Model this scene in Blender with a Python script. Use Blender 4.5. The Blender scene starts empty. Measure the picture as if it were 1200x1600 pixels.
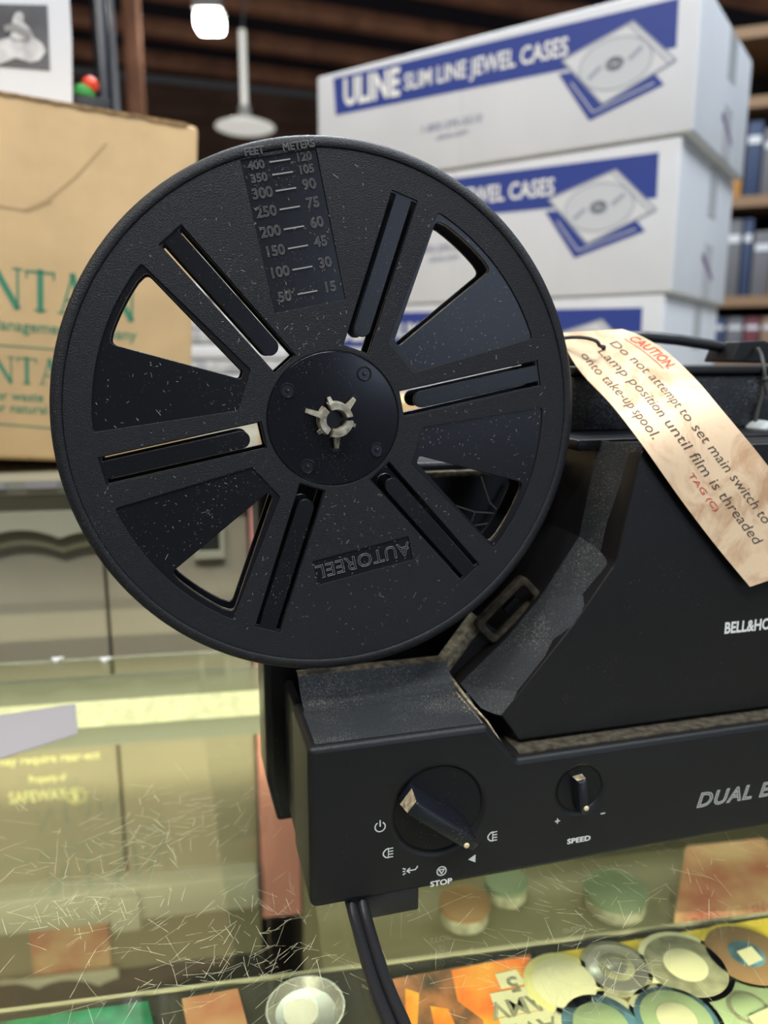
import bpy, bmesh, math, random
from mathutils import Vector, Matrix
random.seed(7)
SC = bpy.context.scene
COL = SC.collection
PI = math.pi

# ------------------------------------------------------------------ camera
FPX, CX, CY = 1208.0, 600.0, 800.0
PITCH = math.atan(240 / 1208.0)
YAW = 9.4                       # camera looks this far right of the counter's square-on direction
EYE = Vector((0, 0, 1.17))      # glass top of the counter is .198 below
GL = -.198                      # glass surface, eye relative
cam = bpy.data.cameras.new('camera')
camo = bpy.data.objects.new('camera', cam); COL.objects.link(camo)
cam.sensor_fit = 'HORIZONTAL'; cam.sensor_width = 36; cam.lens = 36 * FPX / 1200
cam.clip_start = .01; cam.clip_end = 60
cam.dof.use_dof = True; cam.dof.focus_distance = .256; cam.dof.aperture_fstop = 11.5
camo.location = EYE
camo.rotation_euler = (PI / 2 - PITCH, 0, math.radians(-YAW))
SC.camera = camo

# ------------------------------------------------------------------ world, lights, exposure
SC.view_settings.view_transform = 'Standard'; SC.view_settings.look = 'None'
SC.view_settings.gamma = 1; SC.view_settings.exposure = 0.0
SC.view_settings.use_curve_mapping = False
wd = bpy.data.worlds.new('world'); SC.world = wd; wd.use_nodes = True
wd.node_tree.nodes['Background'].inputs[0].default_value = (.86, .92, 1, 1)
wd.node_tree.nodes['Background'].inputs[1].default_value = .13

def LtoW(v):
    a = math.radians(-YAW); c, s = math.cos(a), math.sin(a)
    return Vector((v[0] * c - v[1] * s, v[0] * s + v[1] * c, v[2])) + EYE

def area_light(name, pos, target, size, power, color):
    l = bpy.data.lights.new(name, 'AREA'); l.shape = 'RECTANGLE'
    l.size, l.size_y = size; l.energy = power; l.color = color
    o = bpy.data.objects.new(name, l); COL.objects.link(o)
    p, t = LtoW(pos), LtoW(target)
    o.location = p; o.rotation_euler = (t - p).to_track_quat('-Z', 'Y').to_euler()
    return o
# rows of ceiling fluorescents over and behind the photographer
area_light('ceiling_tubes_left', (-1.1, -.5, 1.9), (0, .4, -.1), (1.6, .25), 36, (1, .95, .86))
area_light('ceiling_tubes_right', (1.3, .5, 2.0), (.1, .4, 0), (1.6, .25), 44, (.8, .9, 1))
area_light('ceiling_tubes_rear', (.2, -1.1, 2.1), (.1, .3, -.1), (1.2, .3), 46, (.95, .97, 1))
area_light('shop_front_window', (1.65, -1.85, .38), (.1, .3, 0), (.9, .9), 13, (.62, .76, 1))  # added bluish light for the reel's sheen, its source unseen
area_light('bay_lamp_light', (-.2, 2.2, 1.9), (0, .3, -.1), (.25, .25), 22, (.85, .93, 1))  # added light without a fixture, lifts the casing's upper faces
area_light('ceiling_tubes_back', (.1, 1.6, 2.2), (.1, .5, 0), (2.2, .3), 55, (.9, .95, 1))

# ------------------------------------------------------------------ pixel rays -> points on real planes
def ray(px, py):
    dx, dy = px - CX, -(py - CY)
    return Vector((dx, dy * math.sin(PITCH) + FPX * math.cos(PITCH), dy * math.cos(PITCH) - FPX * math.sin(PITCH)))

class Fr:
    """level frame with eye as origin, turned ccw by yaw degrees from the camera heading"""
    def __init__(s, yaw): s.yaw = yaw
    def d(s, px, py):
        r = ray(px, py); a = math.radians(s.yaw); c, n = math.cos(a), math.sin(a)
        return Vector((r[0] * c + r[1] * n, -r[0] * n + r[1] * c, r[2]))
    def Y(s, px, py, y): v = s.d(px, py); return v * (y / v[1])
    def Z(s, px, py, z): v = s.d(px, py); return v * (z / v[2])
    def X(s, px, py, x): v = s.d(px, py); return v * (x / v[0])
    def toL(s, v):
        a = math.radians(s.yaw); c, n = math.cos(a), math.sin(a)
        return Vector((v[0] * c - v[1] * n, v[0] * n + v[1] * c, v[2]))
PR = Fr(14.96)     # projector and reel
WO = Fr(YAW)       # counter, cabinet, room = world axes
def onplane(px, py, O, U, V):
    """ray hit on plane O + a U + b V (all in level-camera coords); returns a, b"""
    r = ray(px, py); N = U.cross(V); t = O.dot(N) / r.dot(N); h = r * t - O
    return h.dot(U) / U.length_squared, h.dot(V) / V.length_squared

# ------------------------------------------------------------------ materials
def mat(name, col, rough=.5, metal=0, spec=.5, var=0, vscale=30, bump=0, bscale=200, dust=None, dscale=900, damount=.06,
        emit=0, trans=0, ior=1.45, alpha=1, col2=None, coat=0):
    m = bpy.data.materials.new(name); m.use_nodes = True
    nt = m.node_tree; N = nt.nodes; L = nt.links; b = N['Principled BSDF']
    b.inputs['Base Color'].default_value = (*col, 1); b.inputs['Roughness'].default_value = rough
    b.inputs['Metallic'].default_value = metal; b.inputs['Specular IOR Level'].default_value = spec
    b.inputs['Transmission Weight'].default_value = trans; b.inputs['IOR'].default_value = ior
    b.inputs['Coat Weight'].default_value = coat; b.inputs['Alpha'].default_value = alpha
    if emit:
        b.inputs['Emission Color'].default_value = (*col, 1); b.inputs['Emission Strength'].default_value = emit
    tc = N.new('ShaderNodeTexCoord'); out = None
    if var:
        n = N.new('ShaderNodeTexNoise'); n.inputs['Scale'].default_value = vscale; n.inputs['Detail'].default_value = 5
        L.new(tc.outputs['Object'], n.inputs['Vector'])
        cr = N.new('ShaderNodeValToRGB'); cr.color_ramp.elements[0].position = .35; cr.color_ramp.elements[1].position = .65
        c2 = col2 or tuple(min(1, c * (1 + var)) for c in col); c1 = col if col2 else tuple(c * (1 - var) for c in col)
        cr.color_ramp.elements[0].color = (*c1, 1); cr.color_ramp.elements[1].color = (*c2, 1)
        L.new(n.outputs[0], cr.inputs[0]); out = cr.outputs[0]
        L.new(out, b.inputs['Base Color'])
    if dust:
        n = N.new('ShaderNodeTexNoise'); n.inputs['Scale'].default_value = dscale; n.inputs['Detail'].default_value = 2
        n2 = N.new('ShaderNodeTexNoise'); n2.inputs['Scale'].default_value = 45; n2.inputs['Detail'].default_value = 4
        L.new(tc.outputs['Object'], n.inputs['Vector']); L.new(tc.outputs['Object'], n2.inputs['Vector'])
        a = N.new('ShaderNodeMath'); a.operation = 'MULTIPLY_ADD'; a.inputs[1].default_value = .35
        L.new(n2.outputs[0], a.inputs[0]); L.new(n.outputs[0], a.inputs[2])
        cr = N.new('ShaderNodeValToRGB'); e = cr.color_ramp.elements
        e[0].position = .93 - damount; e[1].position = .98 - damount
        e[0].color = (0, 0, 0, 1); e[1].color = (1, 1, 1, 1)
        L.new(a.outputs[0], cr.inputs[0])
        mx = N.new('ShaderNodeMix'); mx.data_type = 'RGBA'
        L.new(cr.outputs[0], mx.inputs[0]); mx.inputs[7].default_value = (*dust, 1)
        if out: L.new(out, mx.inputs[6])
        else: mx.inputs[6].default_value = (*col, 1)
        L.new(mx.outputs[2], b.inputs['Base Color'])
    if bump:
        n = N.new('ShaderNodeTexNoise'); n.inputs['Scale'].default_value = bscale; n.inputs['Detail'].default_value = 3
        L.new(tc.outputs['Object'], n.inputs['Vector'])
        bp = N.new('ShaderNodeBump'); bp.inputs['Strength'].default_value = bump; bp.inputs['Distance'].default_value = .0005
        L.new(n.outputs[0], bp.inputs['Height']); L.new(bp.outputs[0], b.inputs['Normal'])
    return m

DUST = (.30, .26, .19)
M = {}
M['grain'] = mat('black_textured_plastic', (.012, .012, .014), .45, spec=.42, bump=.6, bscale=2400, dust=DUST, dscale=2600, damount=.035)
M['gloss'] = mat('black_smooth_plastic', (.008, .008, .010), .30, spec=.32, dust=DUST, dscale=2200, damount=.03, bump=.06, bscale=300)
M['hub'] = mat('black_hub_plastic', (.006, .006, .009), .14, dust=DUST, dscale=2600, damount=.04)
M['body'] = mat('black_satin_casing', (.010, .010, .0105), .40, spec=.38, bump=.25, bscale=2600, dust=DUST, dscale=2400, damount=.0)
M['hood'] = mat('dark_satin_hood', (.011, .010, .010), .36, spec=.38, bump=.2, bscale=2600, dust=DUST, dscale=2400, damount=.0)
M['cham'] = mat('dusty_black_casing', (.027, .030, .033), .5, bump=.6, bscale=2400, dust=(.30, .29, .24), dscale=2600, damount=.11)
M['grit'] = mat('gritty_black_paint', (.010, .011, .013), .5, bump=.6, bscale=1600, dust=(.4, .42, .45), dscale=2200, damount=.13)
M['black'] = mat('deep_black', (.004, .004, .004), .5)
M['dust'] = mat('settled_tan_dust', (.20, .16, .10), .95, var=.6, vscale=260, col2=(.04, .034, .024), bump=.8, bscale=700)
M['dustl'] = mat('light_tan_dust', (.33, .27, .17), .95, var=.5, vscale=400, bump=.8, bscale=900)
M['white'] = mat('white_print', (.82, .82, .78), .6)
M['spindle'] = mat('pale_worn_plastic', (.42, .40, .33), .45, var=.5, vscale=350, col2=(.16, .13, .08), bump=.3, bscale=600)
M['knob'] = mat('glossy_knob', (.010, .011, .015), .26, dust=DUST, dscale=2600, damount=.03)
M['brass'] = mat('cream_dot', (.75, .60, .36), .4)
M['tag'] = mat('mottled_buff_card', (.84, .62, .40), .75, var=.3, vscale=38, col2=(.60, .36, .20), bump=.15, bscale=300)
def tagmat():
    m = M['tag']; cr = [n for n in m.node_tree.nodes if n.type == 'VALTORGB'][0]
    nz = [n for n in m.node_tree.nodes if n.type == 'TEX_NOISE'][0]
    nz.inputs['Distortion'].default_value = 1.6; nz.inputs['Detail'].default_value = 9; nz.inputs['Roughness'].default_value = .62
    cr.color_ramp.elements[0].position = .46; cr.color_ramp.elements[1].position = .63
    nz.inputs['Scale'].default_value = 42
tagmat()
M['ink'] = mat('dark_ink', (.10, .07, .05), .8)
M['redink'] = mat('red_ink', (.62, .08, .05), .8)
M['string'] = mat('black_cord', (.06, .06, .055), .8, bump=.4, bscale=900)
M['steel'] = mat('grey_knob', (.42, .45, .45), .5)
M['rubber'] = mat('black_rubber', (.018, .018, .02), .38, bump=.3, bscale=500)
M['glass'] = mat('greenish_glass', (.955, .985, .81), 0.0, trans=1, ior=1.5)
M['glassedge'] = mat('glass_edge', (.35, .55, .42), .12, trans=.6, ior=1.5)
M['scratch'] = mat('scratch', (.55, .54, .34), .6)
M['kraft'] = mat('kraft_board', (.62, .42, .21), .8, var=.08, vscale=22, bump=.3, bscale=60)
M['green'] = mat('green_print', (.05, .23, .13), .8)
M['kraftd'] = mat('torn_kraft', (.33, .20, .09), .9, var=.4, vscale=150)
M['crease'] = mat('kraft_crease', (.52, .345, .17), .9)
M['carton'] = mat('white_board', (.63, .64, .665), .55, var=.03, vscale=12, bump=.12, bscale=60)
M['blue'] = mat('blue_print', (.025, .05, .26), .5)
M['cdgrey'] = mat('pale_grey_print', (.55, .57, .60), .5)
M['cdline'] = mat('mid_grey_print', (.32, .35, .42), .5)
M['phone'] = mat('blue_grey_print', (.22, .25, .36), .6)
M['tape'] = mat('clear_tape', (.50, .51, .52), .2)
M['purple'] = mat('purple_mark', (.16, .06, .22), .6)
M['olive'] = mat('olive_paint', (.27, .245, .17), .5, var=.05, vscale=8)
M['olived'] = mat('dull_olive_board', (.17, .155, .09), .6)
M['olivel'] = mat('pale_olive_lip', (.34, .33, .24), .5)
M['darkslot'] = mat('dark_opening', (.015, .018, .014), .7)
M['pink'] = mat('pink_board', (.50, .22, .18), .6)
M['cream'] = mat('cream_metal', (.75, .74, .55), .35, var=.15, vscale=120)
M['rail'] = mat('grey_rail', (.22, .225, .18), .45)
M['lilac'] = mat('pale_lilac_paper', (.26, .24, .24), .75)
M['gapdust'] = mat('dark_dust', (.055, .046, .03), .95, var=.5, vscale=300, bump=.6, bscale=900)
M['worn'] = mat('worn_raised_plastic', (.17, .17, .165), .35)  # grey that paints the highlight along raised edges
M['worn2'] = mat('rubbed_raised_line', (.34, .33, .30), .4)  # even pale grey for the raised dashes
M['dark'] = mat('dark_backing', (.03, .028, .022), .7)
M['rust'] = mat('rust_brown_timber', (.62, .28, .16), .7, var=.25, vscale=4)
M['roof'] = mat('dark_roof_board', (.05, .055, .075), .8)
M['wallm'] = mat('brown_wall', (.22, .12, .08), .8, var=.3, vscale=1.2)
M['floor'] = mat('grey_concrete', (.16, .15, .13), .7, var=.15, vscale=3)
M['lamp'] = mat('lamp_lens', (1, 1, .93), .5, emit=30)
M['white2'] = mat('white_enamel', (.72, .72, .68), .4)
M['shade'] = mat('lit_white_shade', (.95, .93, .85), .4, emit=.55)
M['pipe'] = mat('grey_pipe', (.20, .20, .21), .4)
M['mount'] = mat('white_mount', (.62, .63, .65), .5)
M['photod'] = mat('dark_photo_tone', (.09, .09, .095), .5, var=.4, vscale=18)
M['photol'] = mat('light_photo_tone', (.50, .50, .50), .5, var=.3, vscale=60)
M['photom'] = mat('mid_photo_tone', (.24, .24, .24), .5)
M['redp'] = mat('red_plastic', (.75, .06, .02), .35)
M['greenp'] = mat('green_plastic', (.05, .32, .06), .4)
M['yellow'] = mat('yellow_card', (.70, .54, .06), .55, var=.1, vscale=25)
M['paley'] = mat('pale_yellow_card', (.75, .72, .34), .5)
M['creamc'] = mat('cream_card', (.80, .78, .55), .5)
M['orange'] = mat('flame_art', (.80, .13, .02), .45, var=1, vscale=45, col2=(.85, .42, .05))
M['comicd'] = mat('dark_art', (.06, .045, .03), .45, var=1, vscale=70, col2=(.45, .17, .07))
M['mint'] = mat('mint_card', (.36, .46, .28), .5)
M['tin'] = mat('dull_green_tin', (.13, .17, .10), .5)
M['tin2'] = mat('dull_brown_tin', (.22, .13, .06), .5)
M['bluec'] = mat('blue_art', (.07, .16, .24), .45, var=.5, vscale=120)
M['greyc'] = mat('olive_grey_card', (.24, .24, .17), .5, var=.3, vscale=150)
M['silver'] = mat('silver_foil', (.6, .6, .6), .25, metal=.8)
M['foil'] = mat('green_foil', (.01, .16, .08), .35, var=.4, vscale=80)
M['brick'] = mat('red_brown_card', (.32, .10, .06), .6, var=1, vscale=30, col2=(.42, .27, .14))
M['paper'] = mat('grey_white_paper', (.55, .55, .55), .7, var=.5, vscale=60, col2=(.30, .31, .34))
M['wood'] = mat('tan_wood', (.25, .15, .08), .6)
M['bk1'] = mat('book_blue', (.03, .05, .11), .6); M['bk2'] = mat('book_red', (.14, .03, .04), .6)
M['bk3'] = mat('book_tan', (.24, .16, .10), .6); M['bk4'] = mat('book_grey', (.13, .13, .14), .6)
M['gold'] = mat('gold_item', (.45, .22, .06), .5); M['web'] = mat('cobweb', (.34, .32, .25), .9)

# ------------------------------------------------------------------ mesh helpers
class MB:
    def __init__(s): s.v = []; s.f = []; s.m = []
    def add(s, vs, fs, fn=None, mi=0):
        o = len(s.v)
        for p in vs: s.v.append(Vector(fn(p)) if fn else Vector(p))
        for f in fs: s.f.append([i + o for i in f]); s.m.append(mi)
        return s
    def quad(s, a, b, c, d, mi=0): return s.add([a, b, c, d], [(0, 1, 2, 3)], mi=mi)
    def box(s, x0, x1, y0, y1, z0, z1, mi=0):
        vs = [(x, y, z) for x in (x0, x1) for y in (y0, y1) for z in (z0, z1)]
        return s.add(vs, [(0, 1, 3, 2), (4, 6, 7, 5), (0, 4, 5, 1), (2, 3, 7, 6), (0, 2, 6, 4), (1, 5, 7, 3)], mi=mi)
    def rbox(s, x0, x1, y0, y1, z0, z1, b=.001, seg=2):
        bm = bmesh.new(); bmesh.ops.create_cube(bm, size=1)
        for v in bm.verts:
            v.co = Vector((x0 + (v.co.x + .5) * (x1 - x0), y0 + (v.co.y + .5) * (y1 - y0), z0 + (v.co.z + .5) * (z1 - z0)))
        bmesh.ops.bevel(bm, geom=bm.edges[:], offset=b, segments=seg, profile=.5, affect='EDGES')
        s.frombm(bm); return s
    def frombm(s, bm, fn=None):
        bm.verts.index_update()
        s.add([v.co.copy() for v in bm.verts], [[v.index for v in f.verts] for f in bm.faces], fn); bm.free(); return s
    def prism(s, pts, d, mi=0):
        """closed polygon of 3D points swept by vector d"""
        n = len(pts); d = Vector(d); a = [Vector(p) for p in pts]; vs = a + [p + d for p in a]
        fs = [tuple(range(n))[::-1], tuple(range(n, 2 * n))] + [(i, (i + 1) % n, (i + 1) % n + n, i + n) for i in range(n)]
        return s.add(vs, fs, mi=mi)
    def tube(s, pts, r, seg=10, cap=True):
        pts = [Vector(p) for p in pts]; n = len(pts); rr = r if isinstance(r, (list, tuple)) else [r] * n
        vs = []; fs = []; t0 = (pts[1] - pts[0]).normalized()
        up = Vector((0, 0, 1)) if abs(t0.z) < .9 else Vector((1, 0, 0)); nrm = t0.cross(up).normalized()
        for i, p in enumerate(pts):
            t = (pts[min(i + 1, n - 1)] - pts[max(i - 1, 0)]).normalized()
            nrm = (nrm - t * nrm.dot(t)).normalized(); b = t.cross(nrm)
            for k in range(seg):
                a = 2 * PI * k / seg; vs.append(p + (nrm * math.cos(a) + b * math.sin(a)) * rr[i])
        for i in range(n - 1):
            for k in range(seg):
                k2 = (k + 1) % seg; fs.append((i * seg + k, i * seg + k2, (i + 1) * seg + k2, (i + 1) * seg + k))
        if cap: fs.append(tuple(range(seg))[::-1]); fs.append(tuple((n - 1) * seg + k for k in range(seg)))
        return s.add(vs, fs)
    def lathe(s, prof, c, axis='Y', seg=48, cap=True):
        """prof: (radius, along) pairs turned about an axis through c"""
        vs = []; fs = []; n = len(prof); c = Vector(c)
        for r, h in prof:
            for k in range(seg):
                a = 2 * PI * k / seg; u, w = r * math.cos(a), r * math.sin(a)
                vs.append(c + (Vector((u, h, w)) if axis == 'Y' else Vector((u, w, h))))
        for i in range(n - 1):
            for k in range(seg):
                k2 = (k + 1) % seg; fs.append((i * seg + k, i * seg + k2, (i + 1) * seg + k2, (i + 1) * seg + k))
        if cap:
            if prof[0][0] > 1e-6: fs.append(tuple(range(seg)))
            if prof[-1][0] > 1e-6: fs.append(tuple((n - 1) * seg + k for k in range(seg)))
        return s.add(vs, fs)
    def curvemesh(s, cu, fn):
        o = bpy.data.objects.new('tmp', cu); COL.objects.link(o)
        bpy.context.view_layer.update(); dg = bpy.context.evaluated_depsgraph_get()
        me = bpy.data.meshes.new_from_object(o.evaluated_get(dg))
        s.add([v.co.copy() for v in me.vertices], [tuple(p.vertices) for p in me.polygons], fn)
        bpy.data.objects.remove(o); bpy.data.meshes.remove(me); bpy.data.curves.remove(cu); return s
    def plate(s, polys, y0, y1, bev=0, bres=1, fn=None):
        """outline and holes in (x, z), solid from y0 to y1"""
        cu = bpy.data.curves.new('p', 'CURVE'); cu.dimensions = '2D'; cu.fill_mode = 'BOTH'
        for P in polys:
            sp = cu.splines.new('POLY'); sp.points.add(len(P) - 1); sp.use_cyclic_u = True
            for i, p in enumerate(P): sp.points[i].co = (p[0] * 10, p[1] * 10, 0, 1)
        cu.extrude = max(1e-6, (y1 - y0) * 5 - bev * 10); cu.bevel_depth = bev * 10; cu.bevel_resolution = bres; cu.offset = -bev * 10
        ym = (y0 + y1) / 2
        g = lambda p: (p[0] / 10, ym - p[2] / 10, p[1] / 10)
        return s.curvemesh(cu, (lambda p: fn(g(p))) if fn else g)
    def text(s, t, fn, size=1, ext=0, off=0, outline=0, align='LEFT', shear=0, sx=1, space=1):
        """text mesh; fn maps (x, y, z) in text units (cap height .7*size) to 3D"""
        cu = bpy.data.curves.new('t', 'FONT'); cu.body = t; cu.size = size * 100; cu.extrude = ext * 100; cu.offset = off * 100
        cu.align_x = align; cu.shear = shear; cu.resolution_u = 3; cu.space_character = space
        if outline: cu.fill_mode = 'NONE'; cu.bevel_depth = outline * 100; cu.bevel_resolution = 0
        return s.curvemesh(cu, lambda p: fn(Vector((p[0] * sx, p[1], p[2])) / 100))

def obj(name, mb, m, parent=None, smooth=35, base=None, fr=None, kind=None):
    """mesh object; verts are eye relative in frame fr. A child takes base and frame from its thing."""
    if parent is not None and base is None: base, fr = INFO[parent.name]
    me = bpy.data.meshes.new(name)
    me.from_pydata([v - base for v in mb.v], [], mb.f)
    ms = m if isinstance(m, list) else [m]
    for x in ms: me.materials.append(M[x] if isinstance(x, str) else x)
    if len(ms) > 1: me.polygons.foreach_set('material_index', mb.m)
    bm = bmesh.new(); bm.from_mesh(me); bmesh.ops.recalc_face_normals(bm, faces=bm.faces[:])
    bm.to_mesh(me); bm.free(); me.update()
    if smooth:
        me.polygons.foreach_set('use_smooth', [True] * len(me.polygons))
        try: me.set_sharp_from_angle(angle=math.radians(smooth))
        except Exception: pass
    o = bpy.data.objects.new(name, me); COL.objects.link(o)
    INFO[o.name] = (base, fr)
    if parent is not None: o.parent = parent
    else:
        o.location = LtoW(fr.toL(base)); o.rotation_euler = (0, 0, math.radians(fr.yaw - YAW))
    if kind: o['kind'] = kind
    return o
INFO = {}
def tag(o, label, cat, group=None, kind=None):
    if label: o['label'] = label
    if cat: o['category'] = cat
    if group: o['group'] = group
    if kind: o['kind'] = kind
    return o
def thing(name, label, cat, base, fr, group=None, rot=None):
    o = bpy.data.objects.new(name, None); COL.objects.link(o); o.empty_display_size = .02
    base = Vector(base); INFO[o.name] = (base, fr)
    o.location = LtoW(fr.toL(base)); o.rotation_euler = (0, 0, math.radians(fr.yaw - YAW))
    if rot: o.rotation_euler = rot
    return tag(o, label, cat, group)
def lab(o, t): o['label'] = t; return o

def fillet(P, r, n=5):
    out = []; N = len(P); rs = r if isinstance(r, (list, tuple)) else [r] * N
    for i in range(N):
        a, b, c = Vector(P[i - 1]), Vector(P[i]), Vector(P[(i + 1) % N])
        u, v = (a - b), (c - b); rr = rs[i]
        if rr <= 0: out.append(tuple(b)); continue
        ang = u.angle(v); t = min(rr / math.tan(ang / 2), u.length * .48, v.length * .48)
        p, q = b + u.normalized() * t, b + v.normalized() * t
        for k in range(n + 1):
            w = k / n; out.append(tuple((1 - w) ** 2 * p + 2 * w * (1 - w) * b + w * w * q))
    return out
def circ(cx, cz, r, n=48): return [(cx + r * math.cos(2 * PI * k / n), cz + r * math.sin(2 * PI * k / n)) for k in range(n)]
def ribbon(mb, pts, w, put, closed=False):
    """flat stroke through 2D points; put maps 2D to 3D"""
    n = len(pts)
    for i in range(n if closed else n - 1):
        a, b = Vector(pts[i]), Vector(pts[(i + 1) % n]); d = (b - a)
        if d.length < 1e-9: continue
        d.normalize(); nn = Vector((-d[1], d[0])) * w / 2; e = d * w * .3
        mb.add([put(a - e - nn), put(b + e - nn), put(b + e + nn), put(a - e + nn)], [(0, 1, 2, 3)])

# ================================================================== SETTING
fl = -1.17
o = obj('floor', MB().box(-5, 5, -1.2, 11, fl - .05, fl), 'floor', base=Vector((0, 5, fl)), fr=WO); o['kind'] = 'structure'
# timber roof of the hall: slab, far wall and beams that run across
CE = 3.0
o = obj('ceiling', MB().box(-9, 9, 2.5, 12, CE + .12, CE + .22), 'roof', base=Vector((0, 6, CE + .12)), fr=WO); o['kind'] = 'structure'
w = thing('wall_back', None, None, (0, 9.6, 0), WO); w['kind'] = 'structure'
obj('wall_boards', MB().box(-9, 9, 9.6, 9.75, fl, CE + .12), 'wallm', w)
bfr = Fr(-69 + 90 - 0)   # beams run toward lower right of the view
BF = Fr(-(90 - 69))
BF = Fr(21)
ceil_o = bpy.data.objects['ceiling']
for k in range(9):
    y = 5.0 + k * .83
    b = obj('beam', MB().box(-8, 8, y, y + .12, CE - .03, CE + .12), 'rust', ceil_o, base=None)
    b.rotation_euler = (0, 0, math.radians(11.4))
# crossing light rail
for k in range(1):
    obj('rafter', MB().box(-6, 6, 8.1 + k * .9, 8.14 + k * .9, CE - .5, CE - .44), 'pipe', ceil_o).rotation_euler = (0, 0, math.radians(8))

# ================================================================== DISPLAY CASE (counter)
case = thing('display_case', 'scratched glass-topped counter case that the projector stands on', 'display case', (0, .2, fl), WO)
YB = WO.Z(200, 1025, GL)[1]
x0, x1, y0 = -.75, .85, .05
G = MB(); G.rbox(x0, x1, y0, YB, GL - .006, GL, .0008, 1)
gt = lab(obj('glass_top', G, 'glass', case), 'clear scratched glass top with greenish tint')
obj('rear_glass_edge', MB().box(x0, x1, YB + .0005, YB + .002, GL - .0055, GL - .0008), 'cream', case)
# rails seen below the glass
ra = WO.Z(200, 1100, GL - .040); rb = WO.Z(200, 1140, GL - .054)
obj('rear_rail', MB().prism([Vector((x0, ra[1], GL - .040)), Vector((x0, ra[1], GL - .060)), Vector((x0, rb[1], GL - .060)), Vector((x0, rb[1], GL - .054))], (x1 - x0, 0, 0)), 'cream', case)
obj('rail_face', MB().box(x0, x1, rb[1] - .001, rb[1] - .0002, GL - .068, GL - .054), 'rail', case)
obj('frame_strip', MB().box(x0, x1, ra[1] + .0005, ra[1] + .006, GL - .040, GL - .024), 'rail', case)
for xx in (x0, x1 - .02):
    obj('corner_post', MB().rbox(xx, xx + .02, YB - .03, YB - .012, fl + .1, GL - .069, .002), 'rail', case)
    obj('corner_post', MB().rbox(xx, xx + .02, y0 + .005, y0 + .025, fl + .1, GL - .0065, .002), 'rail', case)
obj('case_base', MB().box(x0, x1, y0, YB, fl, fl + .1), 'dark', case)
SH = GL - .084      # upper display shelf surface
ys = WO.Z(400, 1542, SH)[1]
obj('glass_shelf', MB().rbox(x0 + .022, x1 - .022, y0 + .03, ys, SH - .006, SH, .0006, 1), 'dark', case)
obj('shelf_edge', MB().box(x0 + .022, x1 - .022, ys + .0002, ys + .0022, SH - .005, SH + .0005), 'olivel', case)
S2 = GL - .17       # lower glass shelf, right part
obj('lower_shelf', MB().rbox(.03, x1 - .022, .26, YB - .035, S2 - .005, S2, .0006, 1), 'olived', case)
# scratches in the glass top
SB = MB()
def scratch(x, y, a, L, w=.00012, n=4, bend=.15):
    p = Vector((x, y, GL + .00004)); pts = [p.copy()]
    for k in range(n): a += random.uniform(-bend, bend) / n; p = p + Vector((math.cos(a), math.sin(a), 0)) * L / n; pts.append(p.copy())
    for i in range(n):
        d = (pts[i + 1] - pts[i]).normalized(); q = Vector((-d[1], d[0], 0)) * w * random.uniform(.5, 1.3) / 2
        SB.quad(pts[i] - q, pts[i + 1] - q, pts[i + 1] + q, pts[i] + q)
for cl in range(100):
    px, py = random.uniform(-40, 1240), random.uniform(1250, 1640)
    if cl > 76: px, py = random.uniform(-20, 330), random.uniform(1230, 1460)
    elif cl < 14: px, py = random.uniform(300, 520), random.uniform(1400, 1560)
    elif cl < 30: px, py = random.uniform(760, 1100), random.uniform(1370, 1560)
    c = WO.Z(px, py, GL); a0 = random.uniform(0, PI)
    for k in range(random.randint(4, 11)):
        scratch(c[0] + random.gauss(0, .010), c[1] + random.gauss(0, .008), a0 + random.gauss(0, .5), random.uniform(.002, .013), random.uniform(.00005, .00012))
for k in range(60):
    c = WO.Z(random.uniform(-50, 1250), random.uniform(1180, 1640), GL)
    scratch(c[0], c[1], random.uniform(0, PI), random.uniform(.008, .032), random.uniform(.00005, .00011), 6, .4)
obj('scratches', SB, 'scratch', case, smooth=0, kind='stuff')
# lamp tube of the case, under the front top rail, shining on the goods
tubeo = obj('case_lamp', MB().tube([(x0 + .1, y0 + .012, GL - .03), (x1 - .1, y0 + .012, GL - .03)], .006, 12), mat('case_tube', (1, .97, .78), emit=3), case)
cl = area_light('case_tube_light', WO.toL(Vector((.05, .075, GL - .022))), WO.toL(Vector((.05, .185, GL - .105))), (1.2, .02), 3.6, (1, .95, .68))
cl.data.spread = math.radians(100)
cl2 = area_light('shelf_tube_light', WO.toL(Vector((-.1, .16, GL - .125))), WO.toL(Vector((-.1, .62, GL - .21))), (1.2, .05), 2.1, (1, .98, .80))  # added unseen light below the shelf, brightens the cabinet evenly
cl2.data.spread = math.radians(130)
obj('lamp_shade', MB().rbox(x0 + .03, x1 - .03, y0 + .005, .165, GL - .010, GL - .0065, .0005, 1), 'rail', case)  # unseen plate added to keep case light off the casing front

# white slivers painted in as glints on glass rear edge
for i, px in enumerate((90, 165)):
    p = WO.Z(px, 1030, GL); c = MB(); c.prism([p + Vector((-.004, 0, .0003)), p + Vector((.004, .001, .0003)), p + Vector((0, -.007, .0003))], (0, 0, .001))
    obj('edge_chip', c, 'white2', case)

# paper strip lying on the glass
ps = [WO.Z(*q, GL + .0004) for q in ((-60, 1128), (118, 1100), (122, 1147), (-60, 1205))]
tag(obj('paper_strip', MB().prism(ps, (0, 0, .0004)), 'lilac', base=ps[1], fr=WO), 'pale lilac paper strip lying on the glass at the left', 'paper')

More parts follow.
